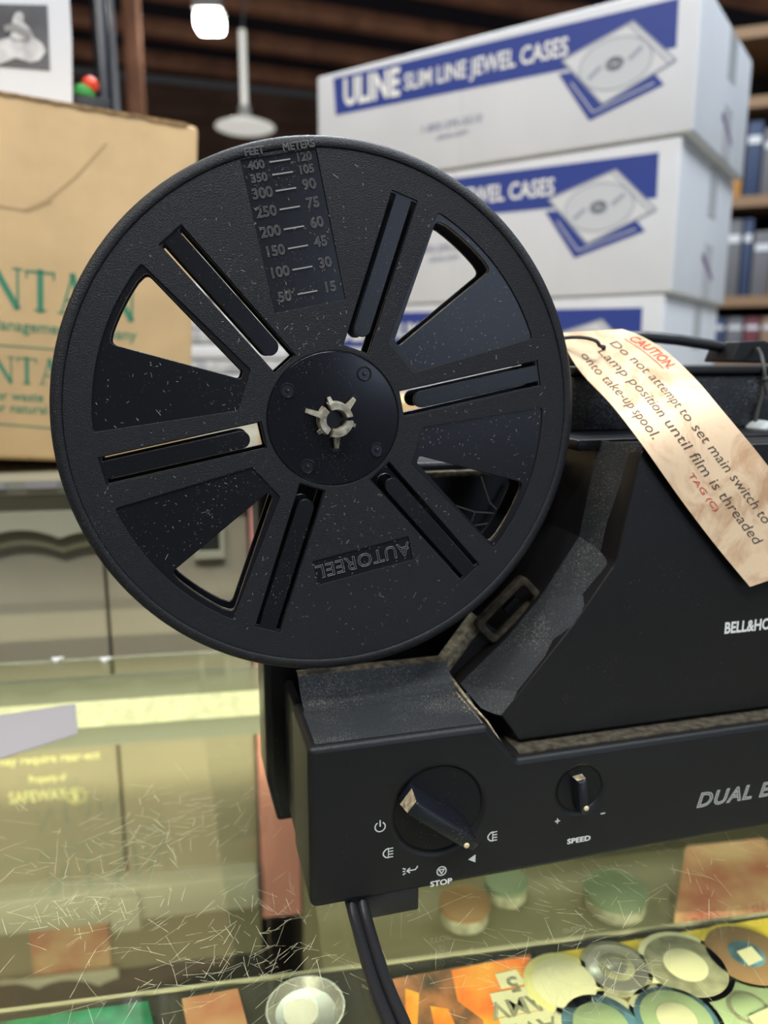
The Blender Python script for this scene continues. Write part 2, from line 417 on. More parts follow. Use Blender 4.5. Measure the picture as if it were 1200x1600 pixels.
# ================================================================== GOODS ON THE SHELF (milk caps etc.)
def flat(px_list, z, h, m, name, label, cat, group=None):
    P = [WO.Z(q[0], q[1] + 13, z) for q in px_list]; c = sum(P, Vector()) / len(P); c[2] = z
    return tag(obj(name, MB().prism(P, (0, 0, h)), m, base=c, fr=WO, smooth=0), label, cat, group)
flat([(850, 1490), (1010, 1464), (1250, 1424), (1350, 1660), (900, 1700)], SH, .001, 'yellow', 'yellow_card', 'yellow backing card under the round milk caps', 'card')
def milkcap(px, py, rings, label, r=.0205, extra=None):
    py += 16; c = WO.Z(px, py, SH + .001)
    t = thing('milk_cap', label, 'milk cap', c, WO, 'round milk caps on the yellow card')
    for i, (rf, m) in enumerate(rings):
        b = MB(); z1 = .0014 + i * .0003
        b.lathe([(r * rf, 0 if i == 0 else z1 - .0003), (r * rf, z1 - .0002), (r * rf - .0003, z1), (.00001, z1)], c, 'Z', 40)
        obj(['disc', 'ring', 'centre', 'centre_spot'][min(i, 3)], b, m, t)
    if extra:
        z1 = .0014 + len(rings) * .0003
        P = [WO.Z(px + q[0], py + q[1], SH + .001 + z1) for q in extra]; obj('paper_label', MB().prism(P, (0, 0, .0002)), 'creamc', t, smooth=0)
    return t
milkcap(880, 1532, [(1, 'paley'), (.8, 'creamc')], 'pale yellow milk cap right of the flame card', r=0.018)
milkcap(962, 1508, [(1, 'greyc'), (.86, 'silver'), (.5, 'greyc'), (.3, 'silver')], 'silvery grey shiny milk cap between pale yellow and white-rimmed ones', r=0.0165)
milkcap(1070, 1505, [(1, 'creamc'), (.86, 'greyc'), (.46, 'creamc')], 'white-rimmed milk cap with grey ring and plain cream centre', r=0.0215)
milkcap(1165, 1488, [(1, 'yellow'), (.9, 'wood'), (.4, 'bluec')], 'yellow-brown milk cap with a small white label', r=0.0205, extra=((-15, -8), (8, -16), (26, 4), (4, 14)))
milkcap(938, 1600, [(1, 'creamc'), (.84, 'bluec'), (.6, 'mint')], 'blue-centred milk cap with cream rim, cut by bottom edge', r=0.0195)
milkcap(1056, 1590, [(1, 'creamc'), (.88, 'bluec'), (.76, 'mint'), (.42, 'creamc')], 'milk cap with coloured picture ring around a cream centre', r=0.0198)
milkcap(1168, 1572, [(1, 'mint'), (.46, 'greyc'), (.36, 'mint')], 'mint green milk cap with a cream label', r=0.0195, extra=((0, 10), (36, -6), (60, 22), (20, 40)))
# flame-coloured card with blocks of lettering upside down
fz = lambda x, y, z_: WO.Z(x, y + 13, z_)
fc = [fz(*q, SH) for q in ((600, 1532), (828, 1490), (905, 1650), (640, 1700))]
cb = sum(fc, Vector()) / 4
ft = thing('flame_card', 'dark trading card with orange flames and cream lettering blocks', 'card', cb, WO)
obj('card_face', MB().prism(fc, (0, 0, .0015)), 'comicd', ft, smooth=0)
obj('flame_picture', MB().prism([fz(*q, SH + .0015) for q in ((705, 1512), (760, 1500), (826, 1491), (845, 1530), (872, 1600), (900, 1648), (760, 1660), (755, 1590), (715, 1560))], (0, 0, .0002)), 'orange', ft, smooth=0)
for q in (((633, 1540), (655, 1548), (652, 1598), (634, 1600)), ((672, 1568), (700, 1572), (712, 1600), (680, 1604))):
    obj('small_flame', MB().prism([fz(*k, SH + .0015) for k in q], (0, 0, .0002)), 'orange', ft, smooth=0)
z = SH + .0018
for q in (((773, 1518), (806, 1511), (821, 1533), (783, 1541)), ((765, 1549), (838, 1534), (862, 1570), (778, 1586)), ((779, 1588), (862, 1572), (885, 1606), (790, 1625))):
    obj('lettering_block', MB().prism([fz(*k, z) for k in q], (0, 0, .0002)), 'creamc', ft, smooth=0)
def ontop(mb, s, pa, pb, size, zz, **k):
    """text on a level plane whose baseline runs from pixel pa to pixel pb"""
    a, b = fz(*pa, zz), fz(*pb, zz); u = (b - a).normalized(); v = Vector((-u[1], u[0], 0))
    mb.text(s, lambda p: a + u * p[0] + v * p[1], size=size, **k)
lt = MB(); ontop(lt, '5', (806, 1521), (786, 1525), .012, z + .0003, off=.0003)
ontop(lt, 'AMV', (846, 1548), (776, 1562), .0125, z + .0003, off=.0003)
ontop(lt, 'AWM', (866, 1584), (788, 1600), .0125, z + .0003, off=.0003)
obj('lettering', lt, 'greyc', ft, smooth=0)
flat([(-20, 1602), (232, 1566), (250, 1640), (-20, 1690)], SH, .002, 'foil', 'green_packet', 'shiny green packet on the shelf at lower left', 'packet')
flat([(285, 1562), (372, 1546), (392, 1620), (300, 1640)], SH, .002, 'brick', 'red_card', 'small red-brown card beside the green packet', 'card')
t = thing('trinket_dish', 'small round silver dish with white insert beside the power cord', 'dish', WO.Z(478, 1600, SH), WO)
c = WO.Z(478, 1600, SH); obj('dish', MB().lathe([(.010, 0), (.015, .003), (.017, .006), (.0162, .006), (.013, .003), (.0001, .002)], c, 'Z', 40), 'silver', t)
obj('white_insert', MB().lathe([(.0075, .0022), (.0075, .0034), (.0001, .0036)], c + Vector((-.002, 0, 0)), 'Z', 32), 'white2', t)  # white disc painted in for the bright reflection in the glass
# goods on the lower shelf, behind the projector
flat([(1052, 1445), (1070, 1338), (1190, 1325), (1240, 1420), (1240, 1440)], S2, .012, 'brick', 'album', 'red-brown picture album deep in the case below the projector', 'album')
for (px, py, m, lb, r) in ((960, 1420, 'tin', 'pale green round tin deep in the case', .020), (790, 1405, 'tin', 'green tin deep in the case behind the stop mark', .014), (725, 1440, 'tin2', 'orange-brown tin deep in the case by the foot', .016)):
    c = WO.Z(px, py, S2); t = thing('round_tin', lb, 'tin', c, WO)
    obj('tin_body', MB().lathe([(r, 0), (r, .007), (r - .001, .009)], c, 'Z', 36), 'greyc', t)
    obj('lid', MB().lathe([(r + .001, .009), (r + .001, .012), (r - .001, .013), (.0001, .013)], c, 'Z', 36), m, t)

# ================================================================== BACK CABINET
YC = .62
cab = thing('back_cabinet', 'olive painted cabinet with scalloped valance behind the counter', 'cabinet', (0, YC, fl), WO)
CT = -.089
xr = WO.Y(392, 900, YC)[0]
obj('cabinet_top', MB().rbox(-.9, .95, YC - .012, 1.75, CT - .012, CT, .002), 'olive', cab)
obj('price_strip', MB().box(-.9, xr, YC - .0135, YC - .0125, CT - .007, CT - .001), 'rail', cab)
for k in range(3):
    a, b = [(-.9, -.325), (WO.Y(47, 735, YC)[0], WO.Y(96, 735, YC)[0]), (WO.Y(-60, 735, YC)[0], WO.Y(15, 735, YC)[0])][k]
    obj('price_label', MB().box(a, b, YC - .0150, YC - .0137, CT - .0065, CT - .0015), 'lilac', cab)
zv = lambda row, y=YC: WO.Y(60, row, y)[2]
# rail with dark slots
rail = MB(); rail.box(-.9, xr, YC, YC + .012, zv(762), CT - .012); rail.box(-.9, xr, YC, YC + .012, zv(800), zv(774))
obj('top_rail', rail, 'olive', cab)
xs = [-.9] + [WO.Y(p, 768, YC)[0] for p in (-58, 1.5, 57, 112, 165, 218, 272, 326)] + [xr]
for a, b in zip(xs[:-1], xs[1:]):
    obj('slot_divider', MB().box(b - .0022, b + .0022, YC, YC + .011, zv(775), zv(761)), 'olive', cab)
obj('slot_backing', MB().box(-.9, xr, YC + .010, YC + .014, zv(776), zv(760)), 'darkslot', cab)
def valance(name, ya, ztop, zmid, amp, xa, xb, m, th=.008):
    pts = [(xa, ztop), (xb, ztop)]; n = int((xb - xa) / .002)
    for i in range(n + 1):
        x = xb - (xb - xa) * i / n
        pts.append((x, zmid + amp * (abs(math.sin(x * 62)) ** .8 - .5) + amp * .5 * math.sin(x * 23 + 1)))
    return obj(name, MB().plate([pts], ya, ya + th, .0008), m, cab)
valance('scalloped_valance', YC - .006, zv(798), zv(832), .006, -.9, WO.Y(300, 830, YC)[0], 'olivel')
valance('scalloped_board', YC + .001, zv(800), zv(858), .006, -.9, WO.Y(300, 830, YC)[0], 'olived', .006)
# door panels, seam between them
xsm = WO.Y(165, 950, YC)[0]; zb = WO.Y(100, 1408, YC)[2]
xs2 = WO.Y(330, 1200, YC)[0]
obj('cabinet_door', MB().rbox(-.9, xsm - .001, YC + .008, YC + .022, zb, zv(800), .002), 'olive', cab)
obj('cabinet_door', MB().rbox(xsm + .001, xr - .002, YC + .008, YC + .022, zb, zv(800), .002), 'olive', cab)
obj('door_gap', MB().box(xsm - .0012, xsm + .0012, YC + .012, YC + .02, zb, zv(800)), 'darkslot', cab)
a, b = WO.Y(300, 820, YC), WO.Y(352, 873, YC)
fr_ = MB(); fr_.plate([[(a[0], b[2]), (b[0], b[2]), (b[0], a[2]), (a[0], a[2])], [(a[0] + .004, b[2] + .006), (b[0] - .004, b[2] + .006), (b[0] - .004, a[2] - .004), (a[0] + .004, a[2] - .004)]], YC + .001, YC + .008, .0005)
lab(obj('white_frame', fr_, 'olivel', cab), 'pale square frame on cabinet door')
obj('frame_opening', MB().box(a[0] + .003, b[0] - .003, YC + .006, YC + .0079, b[2] + .003, a[2] - .003), 'darkslot', cab)
obj('pink_board', MB().rbox(xr, xr + .035, YC + .002, YC + .02, WO.Y(430, 1440, YC)[2], CT - .013, .001), 'pink', cab)
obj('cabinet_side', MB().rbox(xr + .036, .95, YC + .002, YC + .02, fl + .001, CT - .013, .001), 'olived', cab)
zl0, zl1 = WO.Y(100, 1408, YC - .015)[2], WO.Y(100, 1462, YC - .015)[2]
obj('lower_ledge', MB().rbox(-.9, xr - .003, YC - .012, YC + .02, zl1, zl0, .003), 'olivel', cab)
xt = WO.Y(195, 1440, YC - .02)[0]
obj('ledge_tab', MB().rbox(xt - .012, xt + .012, YC - .018, YC - .0125, zl1 - .004, zl0 - .004, .001), 'olivel', cab)
zr = WO.Y(100, 1545, YC)[2]
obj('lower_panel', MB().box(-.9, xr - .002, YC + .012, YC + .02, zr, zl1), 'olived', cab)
obj('red_panel', MB().box(WO.Y(45, 1500, YC)[0], WO.Y(170, 1500, YC)[0], YC + .008, YC + .0115, zr + .004, zl1 - .01), 'brick', cab)
valance('lower_scallop', YC, zr + .009, zr + .001, .008, -.9, WO.Y(185, 1530, YC)[0], 'olivel', .005)
obj('cabinet_plinth', MB().box(-.9, xr, YC + .03, YC + .05, fl, zr), 'dark', cab)
for xx in (-.9, .94): obj('cabinet_end', MB().box(xx, xx + .01, YC + .051, 1.74, fl, CT - .0125), 'olived', cab)
# white print on the olive panel seen through the case
ty = YC + .0075
wb = MB()
def wtext(s, pa, pb, cap, off=.0004):
    a, b = WO.Y(*pa, ty), WO.Y(*pb, ty); t0 = MB().text(s, lambda p: p, size=1)
    wdt = max(v[0] for v in t0.v); sx = (b[0] - a[0]) / wdt; sz = cap / .7
    wb.text(s, lambda p: Vector((a[0] + p[0] * sx, ty, a[2] + p[1] * sz)), off=.012)
wtext('may require rear-ect', (-5, 1204), (157, 1194), .0075)
wtext('Property of', (46, 1230), (104, 1225), .0065)
wtext('SAFEWAY', (15, 1262), (105, 1253), .010)
a = WO.Y(120, 1250, ty)
ribbon(wb, [(a[0] + .0075 * math.cos(t), a[2] + .0068 * math.sin(t)) for t in [k * .45 for k in range(14)]], .0022, lambda p: Vector((p[0], ty, p[1])), True)
wb.text('S', lambda p: Vector((a[0] - .0035 + p[0], ty, a[2] - .004 + p[1])), size=.011, off=.0005)
lab(obj('printed_words', wb, 'paley', cab, smooth=0), 'faded pale lettering on olive panel')

# ================================================================== CARDBOARD RECORDS BOX (left)
KY = Fr(19.0 - 0)
roll = math.radians(4.3)
r0 = ray(295, 727); KO = r0 * (.088 / -r0[2])              # right lower corner, level coords
a = math.radians(19)
KU = Vector((math.cos(a) * math.cos(roll), math.sin(a) * math.cos(roll), -math.sin(roll)))
KV = Vector((math.cos(a) * math.sin(roll), math.sin(a) * math.sin(roll), math.cos(roll)))
K0 = Fr(0)
kt = thing('cardboard_box', 'large brown cardboard records box with green serif lettering', 'box', (0, 0, 0), K0)
kt.location = LtoW(KO); kt.rotation_euler = (0, roll, math.radians(19 - YAW))
def kp(px, py): return onplane(px, py, KO, KU, KV)
kh = kp(307, 196)[1]; kw = .40; kd = .30
INFO[kt.name] = (Vector(), K0)
bm_ = MB(); bm_.rbox(-kw, 0, 0, kd, 0, kh, .004, 3)
obj('box_body', bm_, 'kraft', kt)
e = MB()
pts = [(-kw + .004, kh + .0003)]
n = 70
for i in range(n + 1): pts.append((-kw + .004 + (kw - .012) * i / n, kh - .0012 - random.random() * .0022))
pts.append((-.008, kh + .0003)); e.plate([pts], -.0009, .004)
obj('torn_edge', e, 'kraftd', kt)
cr = MB()
ribbon(cr, [kp(-20, 318), kp(0, 322), kp(38, 328), kp(75, 312), kp(120, 275), kp(165, 225)], .0016, lambda p: Vector((p[0], -.0004, p[1])))
ribbon(cr, [kp(40, 331), kp(80, 315)], .0012, lambda p: Vector((p[0], -.0004, p[1])))
obj('crease', cr, 'crease', kt, smooth=0)
GLY = {  # strokes x0,y0,x1,y1,width in cap heights ; advance
 'N': ([(.14, 0, .14, 1, .055), (.16, .98, .78, .02, .16), (.80, 0, .80, 1, .055), (.0, .02, .28, .02, .04), (.0, .98, .2, .98, .04), (.66, .98, .94, .98, .04)], 1.0),
 'T': ([(.43, 0, .43, 1, .15), (.03, .97, .83, .97, .06), (.05, .8, .05, .97, .045), (.81, .8, .81, .97, .045), (.26, .02, .60, .02, .04)], .92),
 'A': ([(.42, 1, .12, .03, .055), (.42, 1, .74, .03, .15), (.22, .36, .62, .36, .05), (.0, .02, .26, .02, .04), (.58, .02, .90, .02, .04)], .93),
 'I': ([(.2, 0, .2, 1, .15), (.04, .02, .36, .02, .04), (.04, .98, .36, .98, .04)], .44),
 'U': ([(.16, 1, .16, .25, .14), (.16, .28, .3, .04, .12), (.28, .04, .6, .04, .09), (.6, .04, .74, .28, .06), (.76, .25, .76, 1, .05), (.0, .98, .32, .98, .04), (.62, .98, .9, .98, .04)], .98),
 'O': ([(.5 + .42 * math.cos(k * .524), .5 + .46 * math.sin(k * .524), .5 + .42 * math.cos((k + 1) * .524), .5 + .46 * math.sin((k + 1) * .524), .11) for k in range(12)], 1.05)}
g = MB()
def serif(word, x_end_px, cap, row_pts):
    (ax, az), (bx, bz) = row_pts      # baseline, right end last
    adv = sum(GLY[c][1] for c in word); L = (bx - ax)
    x = ax; s = L / adv
    for c in word:
        for (p, q, r, t, wd_) in GLY[c][0]:
            zb_ = az + (bz - az) * (x - ax) / L
            d = Vector((r - p, (t - q))); 
            ribbon(g, [(x + p * s, zb_ + q * cap), (x + r * s, zb_ + t * cap)], wd_ * cap * .95, lambda v: Vector((v[0], -.0003, v[1])))
        x += GLY[c][1] * s
b1a, b1b = kp(-18, 478), kp(216, 503)
capk = kp(40, 418)[1] - kp(40, 481)[1]
serif('NTAIN', 0, capk, (b1a, b1b))
b2a, b2b = kp(-14, 596), kp(150, 606)
serif('NTAIN', 0, capk * .66, (b2a, b2b))
def ktext(s, pe, cap, off=.0, end=True, wpx=None):
    e_ = kp(*pe); t0 = MB().text(s, lambda p: p, size=1); wdt = max(v[0] for v in t0.v)
    sz = cap / .7; sx = sz * .95
    xa = e_[0] - (wdt * sx if end else 0)
    g.text(s, lambda p: Vector((xa + p[0] * sx, -.0003, e_[1] + p[1] * sz)), off=.012)
ktext('Records Management Company', (213, 532), .0085)
ktext('after waste', (68, 628), .0072); ktext('our natural', (74, 647), .0072)
def krule(p, q, w=.0011): ribbon(g, [kp(*p), kp(*q)], w, lambda v: Vector((v[0], -.0003, v[1])))
krule((-30, 537), (214, 556)); krule((-30, 660), (190, 678))
lab(obj('green_lettering', g, 'green', kt, smooth=0), 'green serif lettering and rules')

# framed photo and toy on the box top (level, just behind the box front)

KW = KV.cross(KU) * -1
KW = KU.cross(KV) * -1
if KW[1] < 0: KW = -KW
def kpd(px, py, d): u, v = onplane(px, py, KO + KW * d, KU, KV); return Vector((u, d, v))
def onbox(name, label, cat, b):
    t = thing(name, label, cat, b, K0); t.location = LtoW(KO + KU * b[0] + KW * b[1] + KV * b[2]); t.rotation_euler = (0, roll, math.radians(19 - YAW)); return t
D1 = .10
p0, p1 = kpd(-80, 60, D1)[0], kpd(112, 60, D1)[0]; zt = kpd(60, -90, D1)[2]
bp = onbox('mounted_photo', 'white mounted black-and-white dance photo standing on the cardboard box', 'photo', Vector(((p0 + p1) / 2, D1, kh)))
mt = MB(); mt.prism([kpd(-80, -90, D1), kpd(103, -90, D1), kpd(112, 60, D1), Vector((kpd(114, 150, D1)[0], D1, kh + .0005)), Vector((p0, D1, kh + .0005))], (0, .004, 0))
obj('white_mount', mt, 'mount', bp)
def q3(l, d): return [kpd(*k, d) for k in l]
obj('picture', MB().prism(q3([(-50, 5), (74, 8), (78, 110), (-50, 100)], D1 - .0006), (0, .0005, 0)), 'photod', bp)
for nm, q, m, d in (('seated_figure', [(18, 50), (20, 30), (24, 20), (32, 18), (37, 24), (36, 34), (46, 44), (52, 56), (44, 66), (22, 66), (14, 60)], 'photol', D1 - .0012),
                 ('figure_skirt', [(-30, 92), (-12, 70), (0, 62), (18, 58), (30, 62), (52, 58), (66, 68), (72, 80), (62, 94), (48, 98), (25, 90), (0, 100), (-30, 100)], 'photol', D1 - .0012),
                 ('figure_arm', [(6, 40), (22, 36), (48, 50), (46, 58), (22, 48), (8, 50)], 'photom', D1 - .0018)):
    obj(nm, MB().prism(q3(q, d), (0, .0005, 0)), m, bp, smooth=0)
c = kpd(131, 146, .12); c[2] = max(c[2], kh + .004)
ty_ = onbox('toy', 'small red and green toy on the cardboard box', 'toy', Vector((c[0], .12, kh)))
obj('base_block', MB().rbox(c[0] - .012, c[0] + .022, .11, .14, kh + .0003, c[2] - .004, .001), 'black', ty_)
obj('green_cap', MB().lathe([(.0001, .007), (.006, .006), (.009, .002), (.009, -.003), (.0001, -.004)], c, 'Z', 24), 'greenp', ty_)
c = kpd(141, 133, .12); obj('red_ball', MB().lathe([(.0072 * math.cos(t), .0072 * math.sin(t)) for t in [-PI / 2 + .001 + k * PI / 10 for k in range(11)]], c, 'Z', 20), 'redp', ty_)
obj('stem', MB().tube([Vector((c[0], .12, kh + .003)), Vector((c[0], .12, c[2]))], .003), 'black', ty_)

# ================================================================== WHITE CARTONS (right, stacked)
CY_ = -34.4
CF = Fr(CY_)
ca = math.radians(CY_)
CU = Vector((math.cos(ca), math.sin(ca), 0)); CW = Vector((-math.sin(ca), math.cos(ca), 0)); CV = Vector((0, 0, 1))
CC = ray(1083, 204); CC = CC * (.925 / CC[1])     # lower front corner of the top carton
LEN, WID = .535, .29
def cpx(px, py): return onplane(px, py, Vector((CC[0], CC[1], 0)), CU, CV)   # a (negative), z
z1 = CC[2]
names = [('topmost white carton of the stack, reading jewel cases', .247, .155, 0, 0), ('middle white carton of the stack of three', .075, .172, -.012, .004), ('bottom white carton of the stack, half hidden by projector', -.089, .164, -.020, .006)]
for lb, zb_, hh, sh, sk in names:
    O = Vector((CC[0], CC[1], zb_)) + CU * sh + CW * sk
    t = thing('carton', lb, 'box', (0, 0, 0), Fr(0), 'white jewel case cartons')
    t.location = LtoW(O); t.rotation_euler = (0, 0, math.radians(CY_ - YAW)); INFO[t.name] = (Vector(), K0)
    obj('carton_body', MB().rbox(-LEN, 0, 0, WID, .0006, hh - .0006, .0035, 3), 'carton', t)
    dz = hh - (.155)           # prints hang from the top edge
    off = z1
    def q(px, py, d=.0004): u, v = cpx(px, py); return Vector((u, -d, v - off + dz))
    P = MB(); P.add([q(521, 121), q(525, 179), q(1057, 72), q(1061, -5)], [(0, 1, 2, 3)])
    lab(obj('blue_band', P, 'blue', t, smooth=0), 'blue printed band')
    T = MB()
    def band(s, pa, pb, cap, ofs):
        A, B = q(*pa, .0007), q(*pb, .0007); t0 = MB().text(s, lambda p: p, size=1); wdt = max(v[0] for v in t0.v); d = (B - A) / wdt
        T.text(s, lambda p: A + d * p[0] + Vector((0, 0, p[1] * cap / .7)), off=ofs)
    capU = q(537, 124)[2] - q(537, 164)[2]; capS = q(640, 112)[2] - q(640, 137)[2]
    band('ULINE', (537, 163), (624, 146), capU, .035); band('SLIM LINE JEWEL CASES', (632, 139), (887, 84), capS, .02)
    obj('white_lettering', T, 'white', t, smooth=0)
    T = MB(); band('1-800-295-5510', (657, 207), (753, 188), .0095, .01); band('uline.com', (682, 218), (731, 207), .0075, .01)
    obj('small_lettering', T, 'phone', t, smooth=0)
    # open disc case picture
    B_ = MB(); B_.add([q(873, 114, .0006), q(921, 187, .0006), q(1038, 130, .0006), q(1022, 112, .0006), q(960, 100, .0006)], [(0, 1, 2, 3, 4)])
    obj('tray_picture', B_, 'blue', t, smooth=0)
    for pp in ([(893, 128), (927, 174), (1022, 128)],):
        R_ = MB(); ribbon(R_, [(q(*k)[0], q(*k)[2]) for k in pp], .0016, lambda v: Vector((v[0], -.0009, v[1]))); obj('tray_line', R_, 'cdgrey', t, smooth=0)
    B_ = MB(); B_.add([q(879, 93, .0009), q(942, 161, .0009), q(1056, 92, .0009), q(990, 32, .0009)], [(0, 1, 2, 3)]); obj('case_picture', B_, 'carton', t, smooth=0)
    R_ = MB(); ribbon(R_, [(q(*k)[0], q(*k)[2]) for k in ((879, 93), (942, 161), (1056, 92), (990, 32))], .0022, lambda v: Vector((v[0], -.0012, v[1])), True)
    ribbon(R_, [(q(*k)[0], q(*k)[2]) for k in ((984, 38), (1046, 97))], .0018, lambda v: Vector((v[0], -.0012, v[1])))
    c0 = q(961, 98); rx = (q(1018, 90)[0] - q(904, 104)[0]) / 2; rz = (q(961, 58)[2] - q(961, 138)[2]) / 2
    for s_ in (1, .22, .12):
        ribbon(R_, [(c0[0] + rx * s_ * math.cos(k * PI / 18), c0[2] + rz * s_ * math.sin(k * PI / 18)) for k in range(36)], .0014 if s_ == 1 else .003, lambda v: Vector((v[0], -.0012, v[1])), True)
    for k in (-1, 1):
        ribbon(R_, [(c0[0] + k * rx * .55 - .006, c0[2] + k * .006 - .004), (c0[0] + k * rx * .55 + .006, c0[2] + k * .006 + .005)], .005, lambda v: Vector((v[0], -.0012, v[1])))
    obj('case_outline', R_, 'cdline', t, smooth=0)
    B_ = MB(); n = 36; B_.add([Vector((c0[0] + rx * .98 * math.cos(k * 2 * PI / n), -.00105, c0[2] + rz * .98 * math.sin(k * 2 * PI / n))) for k in range(n)], [tuple(range(n))]); obj('disc_picture', B_, 'cdgrey', t, smooth=0)
    # tape down the end face and a lid seam on the front
    obj('tape', MB().box(.0001, .0006, WID * .5, WID * .5 + .045, hh * .62, hh - .004), 'tape', t, smooth=0)
    obj('tape', MB().box(.0001, .0006, WID * .5, WID * .5 + .045, .004, hh * .42), 'tape', t, smooth=0)
    obj('felt_mark', MB().add([(.0009, WID * .46, hh * .30), (.0009, WID * .68, hh * .16), (.0009, WID * .68, hh * .20), (.0009, WID * .46, hh * .35)], [(0, 1, 2, 3)]), 'purple', t, smooth=0)
    obj('fold_line', MB().box(-LEN * .55, -LEN * .547, -.0003, .0002, .004, hh - .004), 'cdgrey', t, smooth=0)

# papers and flat box between the two kinds of box
NF = Fr(0)
pp = thing('paper_bundle', 'grey-white bundle of papers between brown box and white cartons', 'papers', (-.14, 1.2, -.089), NF)
for k in range(12):
    zz = -.089 + k * .022; dx = random.uniform(-.01, .01)
    obj('folded_paper', MB().rbox(-.31 + dx, -.14 + dx, 1.17 + random.uniform(-.008, .008), 1.33, zz + .0005, zz + .0215, .004), 'paper' if k % 2 else 'carton', pp)
fb = thing('flat_carton', 'low tan carton behind the reel on cabinet top', 'box', (.05, .8, -.089), NF)
obj('carton_body', MB().rbox(-.12, .12, .74, .9, -.089, -.040, .002), 'kraft', fb)
obj('tape', MB().box(-.01, .01, .745, .9, -.0399, -.0395), 'tape', fb)

# ================================================================== FAR STORE: shelf, posts, lamps
SF = Fr(-20)
sx0, sx1 = SF.Y(1105, 300, 2.6)[0], SF.Y(1290, 300, 2.6)[0]
su = thing('wooden_shelves', 'wooden bookshelf far behind at right edge', 'shelf', ((sx0 + sx1) / 2, 2.8, fl), SF)
zs = [SF.Y(1180, r, 2.6)[2] for r in (560, 462, 305, 150, 40)]
for z_ in zs: obj('shelf_board', MB().box(sx0, sx1, 2.6, 2.95, z_ - .03, z_), 'wood', su)
obj('back_board', MB().box(sx0, sx1, 2.96, 2.98, fl, zs[-1]), 'dark', su)
for xx in (sx0 - .02, sx1): obj('side_board', MB().box(xx, xx + .02, 2.6, 2.98, fl, zs[-1]), 'dark', su)
bi = 0
for lv, (z_, nxt) in enumerate(zip(zs[:3], zs[1:4])):
    x = sx0 + .01; cnt = 0
    while x < sx1 - .05:
        wv = random.uniform(.025, .05); hv = min(nxt - z_ - .06, random.uniform(.16, .27)); m = random.choice(['bk1', 'bk2', 'bk3', 'bk4', 'gold'])
        c = Vector((x + wv / 2, 2.7, z_))
        cnt += 1; tb = thing('book', '%s book on the %s far shelf, %s from the left' % ({'bk1': 'dark blue', 'bk2': 'dark red', 'bk3': 'tan', 'bk4': 'grey', 'gold': 'golden'}[m], ['lowest', 'middle', 'upper'][lv], ['first', 'second', 'third', 'fourth', 'fifth', 'sixth', 'seventh', 'eighth', 'ninth', 'tenth', 'eleventh', 'twelfth', 'thirteenth', 'fourteenth'][cnt - 1]), 'book', c, SF, 'books on the far bookshelf')
        obj('cover', MB().rbox(x, x + wv, 2.62, 2.78, z_ + .0002, z_ + hv, .004), m, tb); obj('spine_band', MB().box(x + .004, x + wv - .004, 2.6185, 2.6199, z_ + hv * .7, z_ + hv * .8), 'carton', tb)
        x += wv + .004

def post(px, rowtop, d, r, m, name, label, cat):
    a = K0.Y(px, rowtop, d); t = thing(name, label, cat, (a[0], d, fl), K0)
    obj('shaft', MB().tube([(a[0], d, fl + .02), (a[0], d, CE - .2)], r, 16), m, t)
    obj('foot_plate', MB().lathe([(r * 3, fl), (r * 3, fl + .012), (r, fl + .02)], (a[0], d, 0), 'Z', 24), m, t)
post(158, 60, 2.2, .022, 'knob', 'black_pole', 'glossy black floor pole behind the mounted photo', 'pole')
post(176, 60, 3.0, .010, 'pipe', 'grey_pipe', 'thin grey pipe right of black pole', 'pipe')
post(207, 60, 5.2, .055, 'rust', 'timber_post', 'rust-brown timber post right of the pipes', 'post')

def hung(px, row, d, name, label):
    return K0.Y(px, row, d), thing(name, label, 'lamp', K0.Y(px, row, d), K0)
c, t = hung(328, 38, 5.5, 'bay_lamp', 'glowing square bay lamp under the dark ceiling')
obj('lens', MB().rbox(c[0] - .085, c[0] + .085, c[1] - .08, c[1] + .08, c[2] - .045, c[2] + .06, .03, 3), 'lamp', t)
obj('housing', MB().rbox(c[0] - .09, c[0] + .09, c[1] - .09, c[1] + .09, c[2] + .061, c[2] + .13, .01), 'white2', t)
obj('hanger', MB().tube([(c[0], c[1], c[2] + .13), (c[0], c[1], CE + .1)], .01), 'pipe', t)
c, t = hung(383, 197, 4.6, 'pendant_lamp', 'white saucer pendant lamp on thin white rod above reel')
obj('shade', MB().lathe([(.05, .034), (.10, .022), (.158, .0), (.163, -.008), (.14, -.018), (.0001, -.022)], c, 'Z', 40), 'shade', t)
obj('collar', MB().lathe([(.03, .10), (.035, .06), (.05, .034)], c, 'Z', 24), 'white2', t)
obj('rod', MB().tube([(c[0], c[1], c[2] + .10), (c[0], c[1], c[2] + .48)], .018), 'shade', t)  # rod takes the shade's glow to look whiter, though no light source
obj('hanger', MB().tube([(c[0], c[1], c[2] + .48), (c[0] + .1, c[1] + .3, CE + .1)], .006), 'pipe', t)
